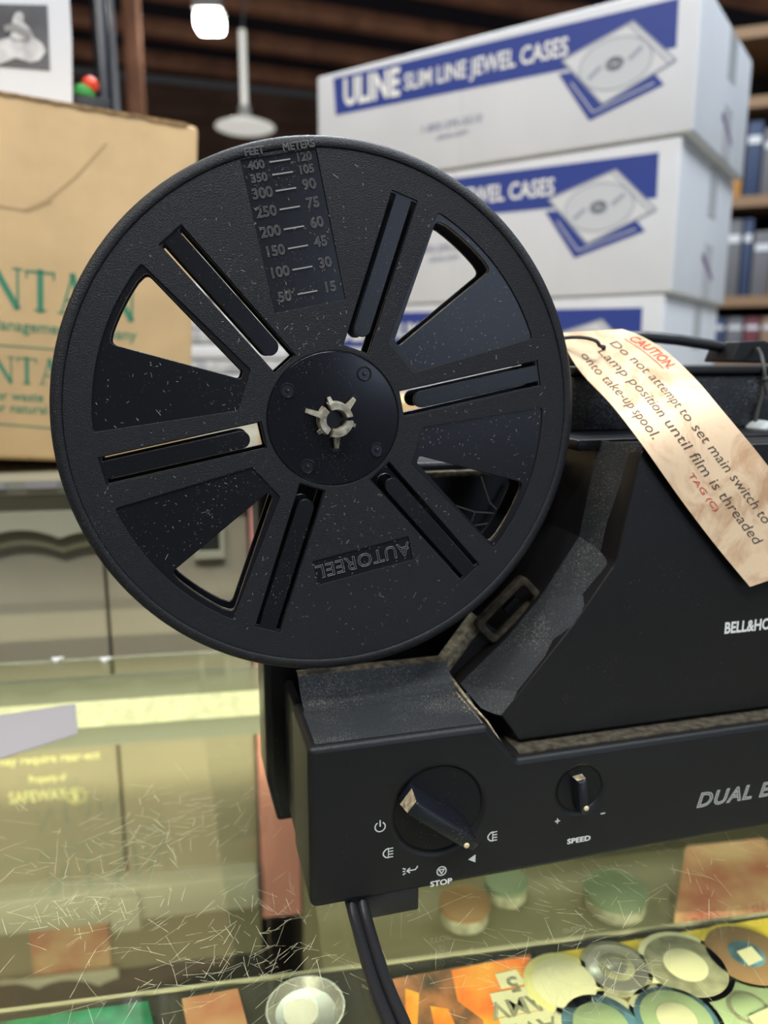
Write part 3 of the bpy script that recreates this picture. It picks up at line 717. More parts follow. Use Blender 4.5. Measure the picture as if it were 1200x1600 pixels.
# ================================================================== PROJECTOR
YF, YH, YREC, YB2 = .235, .244, .272, .300
pj = thing('film_projector', 'black dual-gauge film projector with knobs, standing on the glass', 'projector', (.08, .28, GL), PR)
def f2(px, py, y): v = PR.Y(px, py, y); return (v[0], v[2])
zbot = PR.Y(487, 1422, YF)[2]; ztop = PR.Y(487, 1170, YF)[2]; zlow = PR.Y(1000, 1160, YF)[2]
xl = PR.Y(483, 1300, YF)[0]; xr_ = xl + .31
xA, xB = PR.Y(762, 1133, YF)[0], PR.Y(809, 1187, YF)[0]
out = [(xl, zbot), (xr_, zbot), (xr_, zlow), (xB, zlow), (xA, ztop), (xl, ztop)]
K1 = PR.Y(686, 1266, YF); K2 = PR.Y(907, 1234, YF); R1, R2 = .0160, .0087
out = fillet(out, [.003, .003, .003, .002, .003, .003])
mb = MB(); mb.plate([out, circ(K1[0], K1[2], R1, 64), circ(K2[0], K2[2], R2, 48)], YF, YREC, .0022, 3)
obj('front_casing', mb, 'body', pj, smooth=50)
# sunk bowls behind the knobs
obj('knob_bowl', MB().lathe([(R1 + .0002, .0012), (R1 - .0025, .006), (R1 - .0028, .0065), (R1 - .0035, .0075), (.0001, .0075)], (K1[0], YF, K1[2]), 'Y', 64), 'gloss', pj)
obj('knob_bowl', MB().lathe([(R2 + .0002, .0010), (R2 - .0006, .010), (.0001, .010)], (K2[0], YF, K2[2]), 'Y', 48), 'gloss', pj)
def knob(name, pa, pb, yfront, wdt, deep, disc_r, C, lb, dot):
    A, B = PR.Y(*pa, yfront), PR.Y(*pb, yfront); u = (B - A); L = u.length; u.normalize(); v = Vector((-u[2], 0, u[0]))
    def put(a_, b_, y): return A + u * a_ + v * b_ + Vector((0, y, 0))
    kb = obj(name, MB().lathe([(disc_r, .0072), (disc_r, .004), (disc_r - .0008, .0032), (.0001, .0032)], (C[0], YF, C[2]), 'Y', 48), 'knob', pj)
    bm = bmesh.new(); h = wdt / 2
    vs = []
    for (y, gx, gw, sh) in ((0, 0, h * .86, 0), (deep, .0, h * 1.25, 0)):
        vs.append([bm.verts.new(put(a_, b_, y)) for a_, b_ in ((-gx, -gw), (-gx, gw), (L * .86, gw), (L, gw * .62), (L, -gw * .62), (L * .86, -gw))])
    bm.faces.new(vs[0]); bm.faces.new(vs[1][::-1])
    for i in range(6): bm.faces.new((vs[0][i], vs[1][i], vs[1][(i + 1) % 6], vs[0][(i + 1) % 6]))
    bmesh.ops.recalc_face_normals(bm, faces=bm.faces[:])
    bmesh.ops.bevel(bm, geom=bm.edges[:], offset=.0008, segments=3, profile=.5, affect='EDGES')
    grip = obj('grip', MB().frombm(bm), 'knob', kb)
    D = PR.Y(*dot, yfront)
    lab(obj('pointer_dot', MB().lathe([(.0001, -.0006), (.0007, -.0005), (.0010, -.0002), (.0010, .0005)], D, 'Y', 20), 'brass', kb), 'cream pointer dot')
    fc_ = MB(); fc_.add([put(-.00005, -h * .8, .0010), put(-.00005, h * .8, .0010), put(-.00005, h * 1.1, deep * .55), put(-.00005, -h * 1.1, deep * .55)], [(0, 1, 2, 3)])
    obj('dust_patch', fc_, 'dustl', kb, smooth=0)
    return kb
lab(knob('mode_knob', (645, 1264), (745, 1324), YF - .0105, .0062, .0145, R1 - .0042, K1, 0, (729, 1321)), 'large knob of the mode switch')
lab(knob('speed_knob', (911, 1221), (915, 1273), YF - .0035, .0042, .012, R2 - .0016, K2, 0, (916, 1263)), 'small knob of the speed control')

# markings
ym = YF - .00012
put = lambda p: Vector((p[0], ym, p[1]))
def F(px, py): return f2(px, py, ym)
S = 1 / 4900.0
def sym(c, pts): return [(c[0] + a * S, c[1] + b * S) for a, b in pts]
mk = MB()
c = F(594, 1292); W_ = 2.2 * S
ribbon(mk, sym(c, [(9 * math.sin(t), 9 * math.cos(t)) for t in [.6 + k * (2 * PI - 1.2) / 16 for k in range(17)]]), W_, put); ribbon(mk, sym(c, [(0, 1), (0, 12)]), W_, put)
obj('power_mark', mk, 'white', pj, smooth=0)
for pc in ((606, 1333), (769, 1307)):
    mk = MB()
    c = F(*pc); ribbon(mk, sym(c, [(1, 9), (-4, 7), (-8, 2), (-8, -3), (-4, -7.5), (1, -9)]), W_, put); ribbon(mk, sym(c, [(1, 9), (1, -9)]), W_ * .7, put)
    for k in (-8, -2.6, 2.6, 8): ribbon(mk, sym(c, [(1, k), (9, k * 1.05)]), W_ * .85, put)
    obj('lamp_mark', mk, 'white', pj, smooth=0)
mk = MB()
c = F(641, 1360)
ribbon(mk, sym(c, [(-5, 0), (9, 0), (13, 4), (13, 6)]), W_, put); ribbon(mk, sym(c, [(-1, 4.5), (-6, 0), (-1, -4.5)]), W_, put)
for k in ((-9, 4, -13, 6), (-10, 0, -13, 0), (-9, -4, -13, -6)): ribbon(mk, sym(c, [(k[0], k[1]), (k[2], k[3])]), W_, put)
obj('arrow_mark', mk, 'white', pj, smooth=0)
mk = MB()
c = F(690, 1361)
ribbon(mk, sym(c, [(8.5 * math.cos(k * PI / 10), 8.5 * math.sin(k * PI / 10)) for k in range(20)]), W_, put, True); ribbon(mk, sym(c, [(-5, 3.2), (5, 3.2), (0, -5)]), W_, put, True)
obj('stop_mark', mk, 'white', pj, smooth=0)
mk = MB()
c = F(738, 1342); mk.add([put(p) for p in sym(c, [(-8, 0), (6, 8), (6, -8)])], [(0, 1, 2)])
obj('triangle_mark', mk, 'white', pj, smooth=0)
mk = MB()
c = F(871, 1283); ribbon(mk, sym(c, [(-4.5, 0), (4.5, 0)]), W_, put); ribbon(mk, sym(c, [(0, -4.5), (0, 4.5)]), W_, put)
obj('plus_mark', mk, 'white', pj, smooth=0)
mk = MB()
c = F(942, 1271); ribbon(mk, sym(c, [(-4, 0), (4, 0)]), W_, put)
obj('minus_mark', mk, 'white', pj, smooth=0)
def ptext(mbx, s, pa, pb, cap, y, off=.02, outline=0, shear=0, space=1):
    A, B = PR.Y(*pa, y), PR.Y(*pb, y); t0 = MB().text(s, lambda p: p, size=1, shear=shear, space=space); wdt = max(v[0] for v in t0.v); sx = (B[0] - A[0]) / wdt
    mbx.text(s, lambda p: Vector((A[0] + p[0] * sx, y, A[2] + p[1] * cap / .7 )), off=off, outline=outline, shear=shear, space=space)
mk = MB()
ptext(mk, 'STOP', (672, 1386), (706, 1381), 10.5 * S, ym, .03)
obj('stop_word', mk, 'white', pj, smooth=0)
mk = MB()
ptext(mk, 'SPEED', (886, 1319), (922, 1314), 10 * S, ym, .03)
obj('speed_word', mk, 'white', pj, smooth=0)
mk = MB(); 
A = PR.Y(1087, 1262, ym); sz = .0060 / .7
mk.text('DUAL EIGHT', lambda p: Vector((A[0] + p[0] * sz * 1.08, ym, A[2] + p[1] * sz)), outline=.028, shear=.25, space=1.1)
lab(obj('outlined_lettering', mk, 'white', pj, smooth=0), 'outlined slanted white letters')

# hood with lettering
H = [(811, 1157), (783, 1119), (900, 971), (962, 880), (1003, 704)]
hf = [Vector((*f2(*q, YH),)) for q in H]
ztopH = f2(990, 700, YH)[1]; hf[-1] = Vector((hf[-1][0], ztopH)); zH0 = hf[0][1]
xR = xr_ - .004
face = [(h_[0], h_[1]) for h_ in hf] + [(xR, ztopH), (xR, zH0)]
hd = MB(); hd.plate([fillet(face, [.0006, .001, .002, .01, .004, .004, .004])], YH, YH + .012, .0006, 2)
ins = [(hf[0][0] + .003, zlow + .002), (hf[1][0] + .004, hf[1][1]), (hf[2][0] + .002, hf[2][1]), (hf[3][0] + .0015, hf[3][1]), (hf[4][0] + .0015, ztopH - .0006), (xR - .002, ztopH - .0006), (xR - .002, zlow + .002)]
hd.plate([ins], YH + .011, YB2 + .02, .0002)
obj('hood', hd, 'hood', pj, smooth=40)
# bevelled flank sweeping from the hood face back to the recess
O_ = [(751, 1106), (719, 1068), (792, 996), (843, 935), (905, 838), (935, 703)]
ob = [PR.Y(*q, YREC) for q in O_]; ob[0] = PR.Y(751, 1106, .2495)
ob[-1][2] = ztopH
inn = [Vector((h_[0] + .0004, YH + .0004, h_[1])) for h_ in hf]
fl_ = MB()
# inner ridge from hood corner 1.. ; match to outer points
inr = [inn[1], inn[1].lerp(inn[2], .25), inn[1].lerp(inn[2], .8), inn[2].lerp(inn[3], .5), inn[3], inn[4]]
n = 6
for i in range(len(inr) - 1):
    for k in range(n):
        def pt(i_, k_):
            w_ = k_ / n; p = ob[i_].lerp(inr[i_], w_); bulge = math.sin(w_ * PI) * .0012; return p - Vector((0, bulge, 0))
        fl_.quad(pt(i, k), pt(i + 1, k), pt(i + 1, k + 1), pt(i, k + 1))
obj('bevelled_flank', fl_, 'cham', pj, smooth=60)
bk = MB()   # thickness and the top closing surface of the flank
for i in range(len(ob) - 1):
    a, b = ob[i], ob[i + 1]; bk.quad(a, b, Vector((b[0], YB2, b[2])), Vector((a[0], YB2, a[2])))
bk.add([ob[-1], inr[-1], Vector((inr[-1][0], YB2, ztopH)), Vector((ob[-1][0], YB2, ztopH))], [(0, 1, 2, 3)])
obj('flank_side', bk, 'hood', pj, smooth=60)
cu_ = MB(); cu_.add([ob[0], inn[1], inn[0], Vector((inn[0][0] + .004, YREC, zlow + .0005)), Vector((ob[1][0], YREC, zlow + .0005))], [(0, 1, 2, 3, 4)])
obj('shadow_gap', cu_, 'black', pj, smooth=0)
# hood top ledge
obj('hood_ledge', MB().rbox(PR.Y(905, 705, YREC)[0] - .002, xR - .001, YREC - .002, YB2 + .02, ztopH - .004, ztopH + .0006, .0012), 'gloss', pj)
mk = MB(); yl = YH - .00012; A = PR.Y(1131, 990, yl); sz = .0045 / .7
mk.text('BELL&HOWELL', lambda p: Vector((A[0] + p[0] * sz * .80, yl, A[2] + p[1] * sz)), off=.03)
lab(obj('hood_lettering', mk, 'white', pj, smooth=0), 'bold white maker lettering on hood')

# shelf top at the left: raised step and fillet lip at the back
X_ = lambda px, py, z: PR.Z(px, py, z)
sw = MB(); zt_ = ztop
prof = [(.262, zt_ + .0002), (.266, zt_ + .0006), (.270, zt_ + .0018), (.274, zt_ + .0042), (.2775, zt_ + .0078), (.279, zt_ + .0085), (.282, zt_ + .0085)]
xc = PR.Y(700, 1050, .276)[0]
ring = [[Vector((x, y_, z_)) for y_, z_ in prof] for x in [xl + .0035 + (xc - xl - .0035) * k / 14 for k in range(15)]]
for i in range(14):
    for k in range(len(prof) - 1): sw.quad(ring[i][k], ring[i + 1][k], ring[i + 1][k + 1], ring[i][k + 1], 1 if k >= 4 else 0)
obj('rear_fillet', sw, ['cham', 'dust'], pj, smooth=80)
lp = PR.Y(688, 1046, .279); lq = PR.Y(748, 965, .279)
dg = (lq - lp).normalized(); pn = Vector((dg[2], 0, -dg[0]))
sw = MB(); n = 8; prof2 = [(-.0035, .002), (-.001, 0), (.002, .0), (.005, .002), (.008, .001), (.0115, .0), (.0145, -.004)]
rows = [[lp + (lq - lp) * (k / n) + pn * w_ + Vector((0, y_, 0)) for w_, y_ in prof2] for k in range(n + 1)]
for i in range(n):
    for k in range(len(prof2) - 1): sw.quad(rows[i][k], rows[i + 1][k], rows[i + 1][k + 1], rows[i][k + 1], 0 if k < 3 else 1)
obj('diagonal_lip', sw, ['dustl', 'hood'], pj, smooth=80)
top = MB(); top.quad(*[Vector((x_, y_, zt_ + .00012)) for x_, y_ in ((xl + .003, YF + .0024), (xA - .0012, YF + .0024), (X_(742, 1098, zt_)[0], .250), (X_(742, 1098, zt_)[0], .250))][:3] + [Vector((xl + .003, .262, zt_ + .00012))])
top = MB(); pa_ = X_(748, 1108, zt_); pb_ = X_(712, 1062, zt_)
top.prism([Vector((x_, y_, zt_ + .00002)) for x_, y_ in ((xl + .003, YF + .0024), (xA - .0012, YF + .0024), (pa_[0] - .001, pa_[1]), (pb_[0], .2625), (xl + .003, .2625))], (0, 0, .0001))
obj('shelf_top', top, 'cham', pj, smooth=0)  # dusty film whose paler grey stands in for light from above
# latch slot with small catch inside, above the lip
sl = MB(); q0 = PR.Y(765, 990, .2725); q1 = PR.Y(832, 922, .2725)
d_ = (q1 - q0).normalized(); p_ = Vector((d_[2], 0, -d_[0]))
def sp(a_, b_): v = q0 + d_ * a_ + p_ * b_; return (v[0], v[2])
LL = (q1 - q0).length
sl.plate([fillet([sp(-.002, -.006), sp(LL + .002, -.006), sp(LL + .002, .0065), sp(-.002, .0065)], .003), fillet([sp(.001, -.0035), sp(LL - .001, -.0035), sp(LL - .001, .005), sp(.001, .005)], .002)], .2745, .279, .0006)
obj('latch_frame', sl, 'gapdust', pj, smooth=50)
obj('latch_catch', MB().plate([fillet([sp(LL * .45, -.0005), sp(LL * .75, -.0005), sp(LL * .75, .002), sp(LL * .45, .002)], .0005)], .277, .280, .0003), 'gloss', pj)
sd = MB()
for k in range(240):
    t_ = random.random(); a_ = X_(695, 1050, zt_); b_ = X_(758, 1128, zt_); p = a_.lerp(b_, t_) + Vector((random.gauss(-.001, .0016), random.gauss(0, .0012), .0003))
    if p[0] > xA - .001 - (p[1] - YF) * .1 + .0: p[0] = min(p[0], xA - .0012)
    s_ = random.uniform(.00008, .0003); an = random.uniform(0, PI); u = Vector((math.cos(an), math.sin(an), 0)) * s_; v = Vector((-u[1], u[0], 0)) * .5
    sd.quad(p - u - v, p + u - v, p + u + v + Vector((0, 0, s_)), p - u + v)
obj('dust_grains', sd, 'dustl', pj, smooth=0, kind='stuff')
seam = MB(); seam.tube([X_(700, 1055, zt_) + Vector((0, 0, .0004)), X_(735, 1100, zt_) + Vector((0, 0, .0003)), PR.Y(762, 1129, YF + .004) + Vector((0, 0, .0002)), PR.Y(783, 1160, YF + .002)], [.0008, .0005, .0004, .0003], 6)
obj('dust_line', seam, 'dustl', pj)
# dusty floor of the gap between panel and hood
obj('ledge_dust', MB().box(xB + .002, xR, YF + .003, YH + .02, zlow + .0001, zlow + .0008), 'gapdust', pj, smooth=0)

# rear housing behind the reel
xh = PR.Y(417, 1200, YB2)[0]; zh = PR.Y(680, 722, YB2)[2]
rh = MB(); ho = [(xh, GL + .0035), (xh + .004, GL + .002), (xR, GL + .002), (xR, zh), (xh, zh)]
rh.plate([fillet([(xh + .004, GL + .003), (xR, GL + .003), (xR, zh), (xh, zh), (xh, GL + .022)], [.002, .003, .003, .004, .01])], YB2, YB2 + .028, .003, 3)
obj('rear_housing', rh, 'gloss', pj, smooth=50)
obj('rear_link', MB().rbox(xl + .008, xR - .005, YREC - .001, YB2 + .002, zbot + .002, ztop - .003, .001), 'body', pj)
lft = PR.Y(433, 1200, .285)[0]
obj('left_column', MB().rbox(xl + .001, xl + .005, YREC - .002, YB2 + .001, zbot + .001, ztop - .003, .0015), 'body', pj)
obj('housing_ridge', MB().rbox(PR.Y(640, 735, YB2)[0], xR - .03, YB2 - .004, YB2 + .001, zh - .006, zh - .0035, .0005), 'dust', pj)
# bar inside, seen through the reel window, with cobweb
obj('film_guide', MB().tube([PR.Y(757, 842, YB2 - .006), PR.Y(803, 758, YB2 - .006)], .0006, 8), 'dust', pj)
wbm = MB()
for pts in ([(712, 790), (742, 800), (775, 802), (795, 803)], [(752, 745), (765, 785), (780, 800), (798, 805)], [(742, 800), (737, 815)], [(742, 821), (762, 818), (790, 800)], [(798, 803), (785, 825), (770, 845)], [(790, 806), (778, 815), (765, 840)]):
    wbm.tube([PR.Y(*q, YB2 - .008) for q in pts], .00012, 5)
obj('cobweb', wbm, 'web', pj, kind='stuff')
# reel arm behind the hub
HC = PR.Y(522, 655, .2566)
arm = MB(); arm.tube([(HC[0], .284, HC[2]), (HC[0] + .006, .288, HC[2] - .02), (HC[0] + .012, .294, zh - .02)], .006, 12)
# upper lamp block
xu = PR.Y(893, 640, YB2)[0]; zu = PR.Y(1100, 572, YB2)[2]
obj('lamp_housing', MB().rbox(xu, xR - .004, YB2, YB2 + .06, ztopH + .0006, zu - .004, .0015), 'grit', pj)
obj('housing_lid', MB().rbox(xu - .001, xR - .003, YB2 - .0015, YB2 + .062, zu - .0035, zu, .001), 'body', pj)
# handle
hp = [PR.Y(*q, YB2 + .025) for q in ((905, 545), (925, 533), (960, 526), (1010, 526), (1060, 531), (1110, 539), (1172, 551))]
obj('carry_handle', MB().tube(hp, .0026, 14), 'rubber', pj)
a = PR.Y(1165, 548, YB2 + .025)
obj('handle_bracket', MB().plate([fillet([f2(*q, YB2 + .02) for q in ((1128, 566), (1142, 534), (1180, 532), (1212, 545), (1212, 568))], .001)], YB2 + .014, YB2 + .034, .0008), 'body', pj)
c = PR.Y(905, 552, YB2 + .025); obj('handle_bracket', MB().rbox(c[0] - .006, c[0] + .004, YB2 + .018, YB2 + .032, zu, c[2] + .004, .001), 'body', pj)
c = PR.Y(1196, 680, YB2 - .006)
kn = lab(obj('lamp_screw', MB().lathe([(.0001, -.004), (.0045, -.0038), (.0062, -.002), (.0066, .002), (.0066, .0065)], c, 'Y', 32), 'steel', pj), 'pale grey round screw head')
obj('screw_slot', MB().box(c[0] - .004, c[0] + .004, c[1] - .0042, c[1] - .0036, c[2] - .0005, c[2] + .0005), 'rail', kn)
# foot below the front corner
fa, fb_ = PR.Y(548, 1420, YF + .002)[0], PR.Y(655, 1410, YF + .002)[0]
obj('foot', MB().rbox(fa, fb_, YF + .002, YF + .03, GL + .0002, zbot + .001, .001), 'rubber', pj)
obj('foot', MB().rbox(xR - .03, xR - .008, YF + .01, YF + .035, GL + .0002, zbot + .001, .001), 'rubber', pj)
# twin power cord leaving under the casing toward the camera
def cordpts(dx):
    q = [((545 + dx, 1398), zbot - .001), ((556 + dx, 1440), GL + .0045), ((572 + dx * 1.1, 1500), GL + .0028), ((590 + dx * 1.2, 1555), GL + .0026), ((612 + dx * 1.3, 1610), GL + .0026), ((640 + dx * 1.3, 1690), GL + .0026)]
    P = [PR.Z(*a_, z_) for a_, z_ in q]; o_ = []
    for i in range(len(P) - 1):
        p0_, p1_, p2_, p3_ = P[max(i - 1, 0)], P[i], P[i + 1], P[min(i + 2, len(P) - 1)]
        for k in range(5):
            t_ = k / 5; o_.append(.5 * ((2 * p1_) + (p2_ - p0_) * t_ + (2 * p0_ - 5 * p1_ + 4 * p2_ - p3_) * t_ ** 2 + (-p0_ + 3 * p1_ - 3 * p2_ + p3_) * t_ ** 3))
    return o_ + [P[-1]]
cd = MB(); cd.tube(cordpts(0), .0021, 12); cd.tube(cordpts(18), .0021, 12)
lab(obj('power_cord', cd, 'rubber', pj), 'flat black twin-core power cord')
# spindle through the reel hub
spn = MB()
for k in range(3):
    a0 = math.radians(12 + 120 * k); a1 = a0 + math.radians(104); m_ = 12
    def arcp(r, y): return [Vector((HC[0] + r * math.cos(a0 + (a1 - a0) * i / m_), y, HC[2] + r * math.sin(a0 + (a1 - a0) * i / m_))) for i in range(m_ + 1)]
    A_, B_, C_, D_ = arcp(.0062, .2560), arcp(.0056, .2515), arcp(.0036, .2515), arcp(.0030, .2560)
    for P, Q in ((A_, B_), (B_, C_), (C_, D_)):
        for i in range(m_): spn.quad(P[i], P[i + 1], Q[i + 1], Q[i])
    spn.add([A_[0], B_[0], C_[0], D_[0]], [(0, 1, 2, 3)]); spn.add([A_[-1], B_[-1], C_[-1], D_[-1]], [(0, 1, 2, 3)])
for ang, rr in ((162, .0104), (46, .0096), (272, .0096), (106, .0078), (343, .0072), (216, .0074)):
    a_ = math.radians(ang); u = Vector((math.cos(a_), 0, math.sin(a_))); v = Vector((-math.sin(a_), 0, math.cos(a_)))
    w_ = .0010 if rr > .009 else .0008; c_ = Vector((HC[0], .2552, HC[2]))
    P = [c_ + u * .0050 - v * w_, c_ + u * rr - v * w_ * .7, c_ + u * rr + v * w_ * .7, c_ + u * .0050 + v * w_]
    Q = [p + Vector((0, -.0036 if i in (0, 3) else -.0010, 0)) for i, p in enumerate(P)]
    spn.add(P + Q, [(0, 1, 2, 3), (7, 6, 5, 4), (0, 4, 5, 1), (1, 5, 6, 2), (2, 6, 7, 3), (3, 7, 4, 0)])
lab(obj('spindle', spn, 'spindle', pj, smooth=40), 'pale finned spindle tip in the reel hub')
obj('spindle_bore', MB().lathe([(.0031, 0), (.0001, .0001)], (HC[0], .2558, HC[2]), 'Y', 24), 'black', pj)
obj('spindle_shaft', MB().tube([(HC[0], .2562, HC[2]), (HC[0], .2995, HC[2])], .0029, 16), 'black', pj)
obj('reel_arm', arm, 'body', pj)

# ================================================================== REEL
rl = thing('film_reel', 'large black plastic film reel with windows and footage scale', 'reel', (HC[0], .262, HC[2] - .089), PR)
cx_, cz_ = HC[0], HC[2]; mm = .001
def pol(r, a): a = math.radians(a); return (cx_ + r * mm * math.cos(a), cz_ + r * mm * math.sin(a))
def loc(u, v, ang):   # u outward along ang, v to the right of it seen from the front
    a = math.radians(ang); return (cx_ + (u * math.cos(a) + v * math.sin(a)) * mm, cz_ + (u * math.sin(a) - v * math.cos(a)) * mm)
T0 = 11.3
SL = [T0 + 60 * k for k in range(6)]
SECT = [(T0 + 30, 1), (T0 + 150, -1), (T0 + 210, 1), (T0 + 330, -1)]
def arc(r, a0, a1, n=14): return [pol(r, a0 + (a1 - a0) * i / n) for i in range(n + 1)]
def window(c, s, g=0):
    P = [pol(33.5, c + s * 9.5), pol(33.2, c + s * 5.2), pol(74.2, c + s * .6)] + arc(74.6, c + s * 1.2, c + s * 19.2, 8)[1:-1] + [pol(74.0, c + s * 20.0)]
    return fillet(P, [1 * mm, 1 * mm, 1.8 * mm] + [0] * 7 + [1.8 * mm], 4)
def recess(c):
    P = [pol(32.4, c - 13), pol(31.5, c)] and [pol(31.8, c - 12.5), pol(76.3, c - 20.6)] + arc(76.6, c - 19.6, c + 19.6, 12) + [pol(76.3, c + 20.6), pol(31.8, c + 12.5)]
    return fillet(P, [1 * mm, 2 * mm] + [0] * 13 + [2 * mm, 1 * mm], 4)
def slit(a):
    P = [(75.4, -4.3), (24.4, -4.3), (24.4, 4.3), (75.4, 4.3), (75.4, 2.9)]
    P += [(31.6 - 2.9 * math.sin(t), 2.9 * math.cos(t)) for t in [k * PI / 10 for k in range(11)]] + [(75.4, -2.9)]
    return [loc(u, v, a) for u, v in P]
def slotrect(a): return [loc(u, v, a) for u, v in ((23.9, -4.6), (76.2, -4.6), (76.2, 4.6), (23.9, 4.6))]
AX = T0 + 90
scale_p = [loc(u, v, AX) for u, v in ((37.4, -12), (83.8, -12), (83.8, 12), (37.4, 12))]
label_p = [loc(u, v, AX + 180) for u, v in ((46.3, -17.6), (55.2, -17.6), (55.2, 17.6), (46.3, 17.6))]
YR = .2566
fb = MB(); fb.plate([circ(cx_, cz_, .0886, 160)] + [window(c, s) for c, s in SECT] + [slit(a) for a in SL], YR + .0006, YR + .0018, .00022, 2)
fr1 = obj('front_flange', fb, 'gloss', rl, smooth=40)
ft_ = MB(); ft_.plate([circ(cx_, cz_, .0851, 180)] + [recess(c) for c, s in SECT] + [slotrect(a) for a in SL] + [scale_p, label_p, circ(cx_, cz_, .0227, 72)], YR, YR + .0010, .00016, 1)
obj('raised_face', ft_, 'grain', fr1, smooth=40)
rim = MB(); rim.lathe([(.0851, .0010), (.0852, -.0001), (.0855, -.0004), (.0870, -.0003), (.0882, .0002), (.0889, .0010), (.0889, .0018), (.0880, .0024), (.0850, .0024)], (cx_, YR, cz_), 'Y', 160, cap=False)
obj('rim', rim, 'grain', fr1, smooth=60)
# the outer ring at the edge of the opening is seen edge-on: back flange
bb = MB(); bb.plate([circ(cx_, cz_, .0886, 160)] + [window(c, s) for c, s in SECT] + [slit(a) for a in SL], YR + .0112, YR + .0126, .0002, 1)
obj('back_flange', bb, 'gloss', rl, smooth=40)
rim = MB(); rim.lathe([(.0850, .0114), (.0882, .0112), (.0889, .0118), (.0889, .0126), (.0880, .0132), (.0850, .0130)], (cx_, YR, cz_), 'Y', 160, cap=False)
obj('back_rim', rim, 'grain', rl, smooth=60)
# dusty inner walls around the windows
for c, s in SECT:
    W_in = window(c, s); ctr = Vector(W_in[0]) * 0
    for p in W_in: ctr = ctr + Vector(p)
    ctr /= len(W_in); wm = MB(); n = len(W_in)
    for i in range(n):
        a, b = Vector(W_in[i]), Vector(W_in[(i + 1) % n]); a2, b2 = a + (ctr - a).normalized() * -.00012, b + (ctr - b).normalized() * -.00012
        wm.quad((a[0], YR + .0019, a[1]), (b[0], YR + .0019, b[1]), (b2[0], YR + .0030, b2[1]), (a2[0], YR + .0030, a2[1]))
    obj('dusty_edge', wm, 'dust', fr1, smooth=60)
obj('core', MB().lathe([(.0225, .0018), (.0225, .0112)], (cx_, YR, cz_), 'Y', 72), 'gloss', rl)
hb = MB(); hb.plate([circ(cx_, cz_, .0224, 96), circ(cx_, cz_, .0052, 36)], YR + .0001, YR + .0010, .0003, 2)
hbo = obj('hub_disc', hb, 'hub', rl, smooth=50)
for a in (55, 148, -36, -121):
    p = pol(18.3, a); b = MB(); b.lathe([(.0026, .0003), (.0025, -.0003), (.0022, -.0004), (.0020, .0000), (.0007, .0000), (.0006, -.0004), (.0001, -.0005)], (p[0], YR, p[1]), 'Y', 24)
    obj('rivet', b, 'knob', hbo)
for ang in (162, 46, 272):
    b = MB(); b.add([Vector((*((lambda q: (q[0], YR - .0001, q[1]))(loc(u, v, ang))),)) for u, v in ((6, -1.1), (11, -1.0), (11, 1.0), (6, 1.1))], [(0, 1, 2, 3)])
    obj('keyway', b, 'black', hbo, smooth=0)
# raised figures: feet at left, metres at right
sc = MB(); sw_ = MB(); sl_ = MB()
def rtxt(s, u, v, size, ang, flip=1, align='CENTER', ext=.00018, y=YR + .0005):
    a = math.radians(ang); U = Vector((math.cos(a), 0, math.sin(a))) * flip; V = Vector((math.sin(a), 0, -math.cos(a))) * flip
    o0 = loc(u, v, ang); O0 = Vector((o0[0], y, o0[1]))
    sc.text(s, lambda p: O0 + V * p[0] + U * p[1] - Vector((0, p[2], 0)), size=size, ext=ext, align=align)
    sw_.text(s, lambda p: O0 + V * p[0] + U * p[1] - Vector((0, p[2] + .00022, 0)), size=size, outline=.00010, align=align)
def uv_of(px, py):
    v = PR.Y(px, py, YR); a = math.radians(AX); dx, dz = v[0] - cx_, v[2] - cz_
    return (dx * math.cos(a) + dz * math.sin(a)) / mm, (dx * math.sin(a) - dz * math.cos(a)) / mm
rows = [('50', '15', 480, 457), ('100', '30', 471, 419), ('150', '45', 464, 386), ('200', '60', 457, 356), ('250', '75', 451, 325), ('300', '90', 445, 296), ('350', '105', 439, 271), ('400', '120', 435, 250)]
for f_, m_, px, py in rows:
    u, v = uv_of(px, py)
    u = min(u, 82.0); k_ = .0044 if u < 74 else .0035
    rtxt(f_, u - 1.4, -7.6, k_, AX); rtxt(m_, u - 1.0, 7.6, k_, AX)
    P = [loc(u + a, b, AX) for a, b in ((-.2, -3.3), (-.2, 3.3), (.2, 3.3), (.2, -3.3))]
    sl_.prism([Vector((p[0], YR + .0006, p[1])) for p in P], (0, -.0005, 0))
rtxt('FEET', 84.6, -7.4, .0030, AX, y=YR - .00035); rtxt('METERS', 84.4, 6.6, .0030, AX, y=YR - .00035)
lab(obj('scale_figures', sc, 'gloss', fr1, smooth=30, kind='stuff'), 'raised feet and metre figures')
obj('figure_edges', sw_, 'worn', fr1, kind='stuff')  # lighter outlines stand in for light caught on the figure edges
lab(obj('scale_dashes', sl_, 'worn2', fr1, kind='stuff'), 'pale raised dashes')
sw_ = MB()
sc = MB()
rtxt('AUTOREEL', 48.0 + 1.0, 0, .0068, AX + 180, 1)
# text upside down as in the photo: its top points to the rim
sc = MB()
a = math.radians(AX + 180); U = Vector((math.cos(a), 0, math.sin(a))); V = Vector((math.sin(a), 0, -math.cos(a)))
o0 = loc(48.4, 0, AX + 180); O0 = Vector((o0[0], YR + .0005, o0[1]))
sc.text('AUTOREEL', lambda p: O0 + V * p[0] + U * p[1] - Vector((0, p[2], 0)), size=.0068, ext=.00018, align='CENTER', space=1.05)
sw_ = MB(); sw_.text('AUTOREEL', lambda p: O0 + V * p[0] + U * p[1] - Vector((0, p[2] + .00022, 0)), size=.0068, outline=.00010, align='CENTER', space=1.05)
obj('name_edges', sw_, 'worn', fr1, kind='stuff')  # same painted edge highlight around the raised name
lab(obj('raised_name', sc, 'gloss', fr1, smooth=30), 'raised upside-down word in a sunk label')
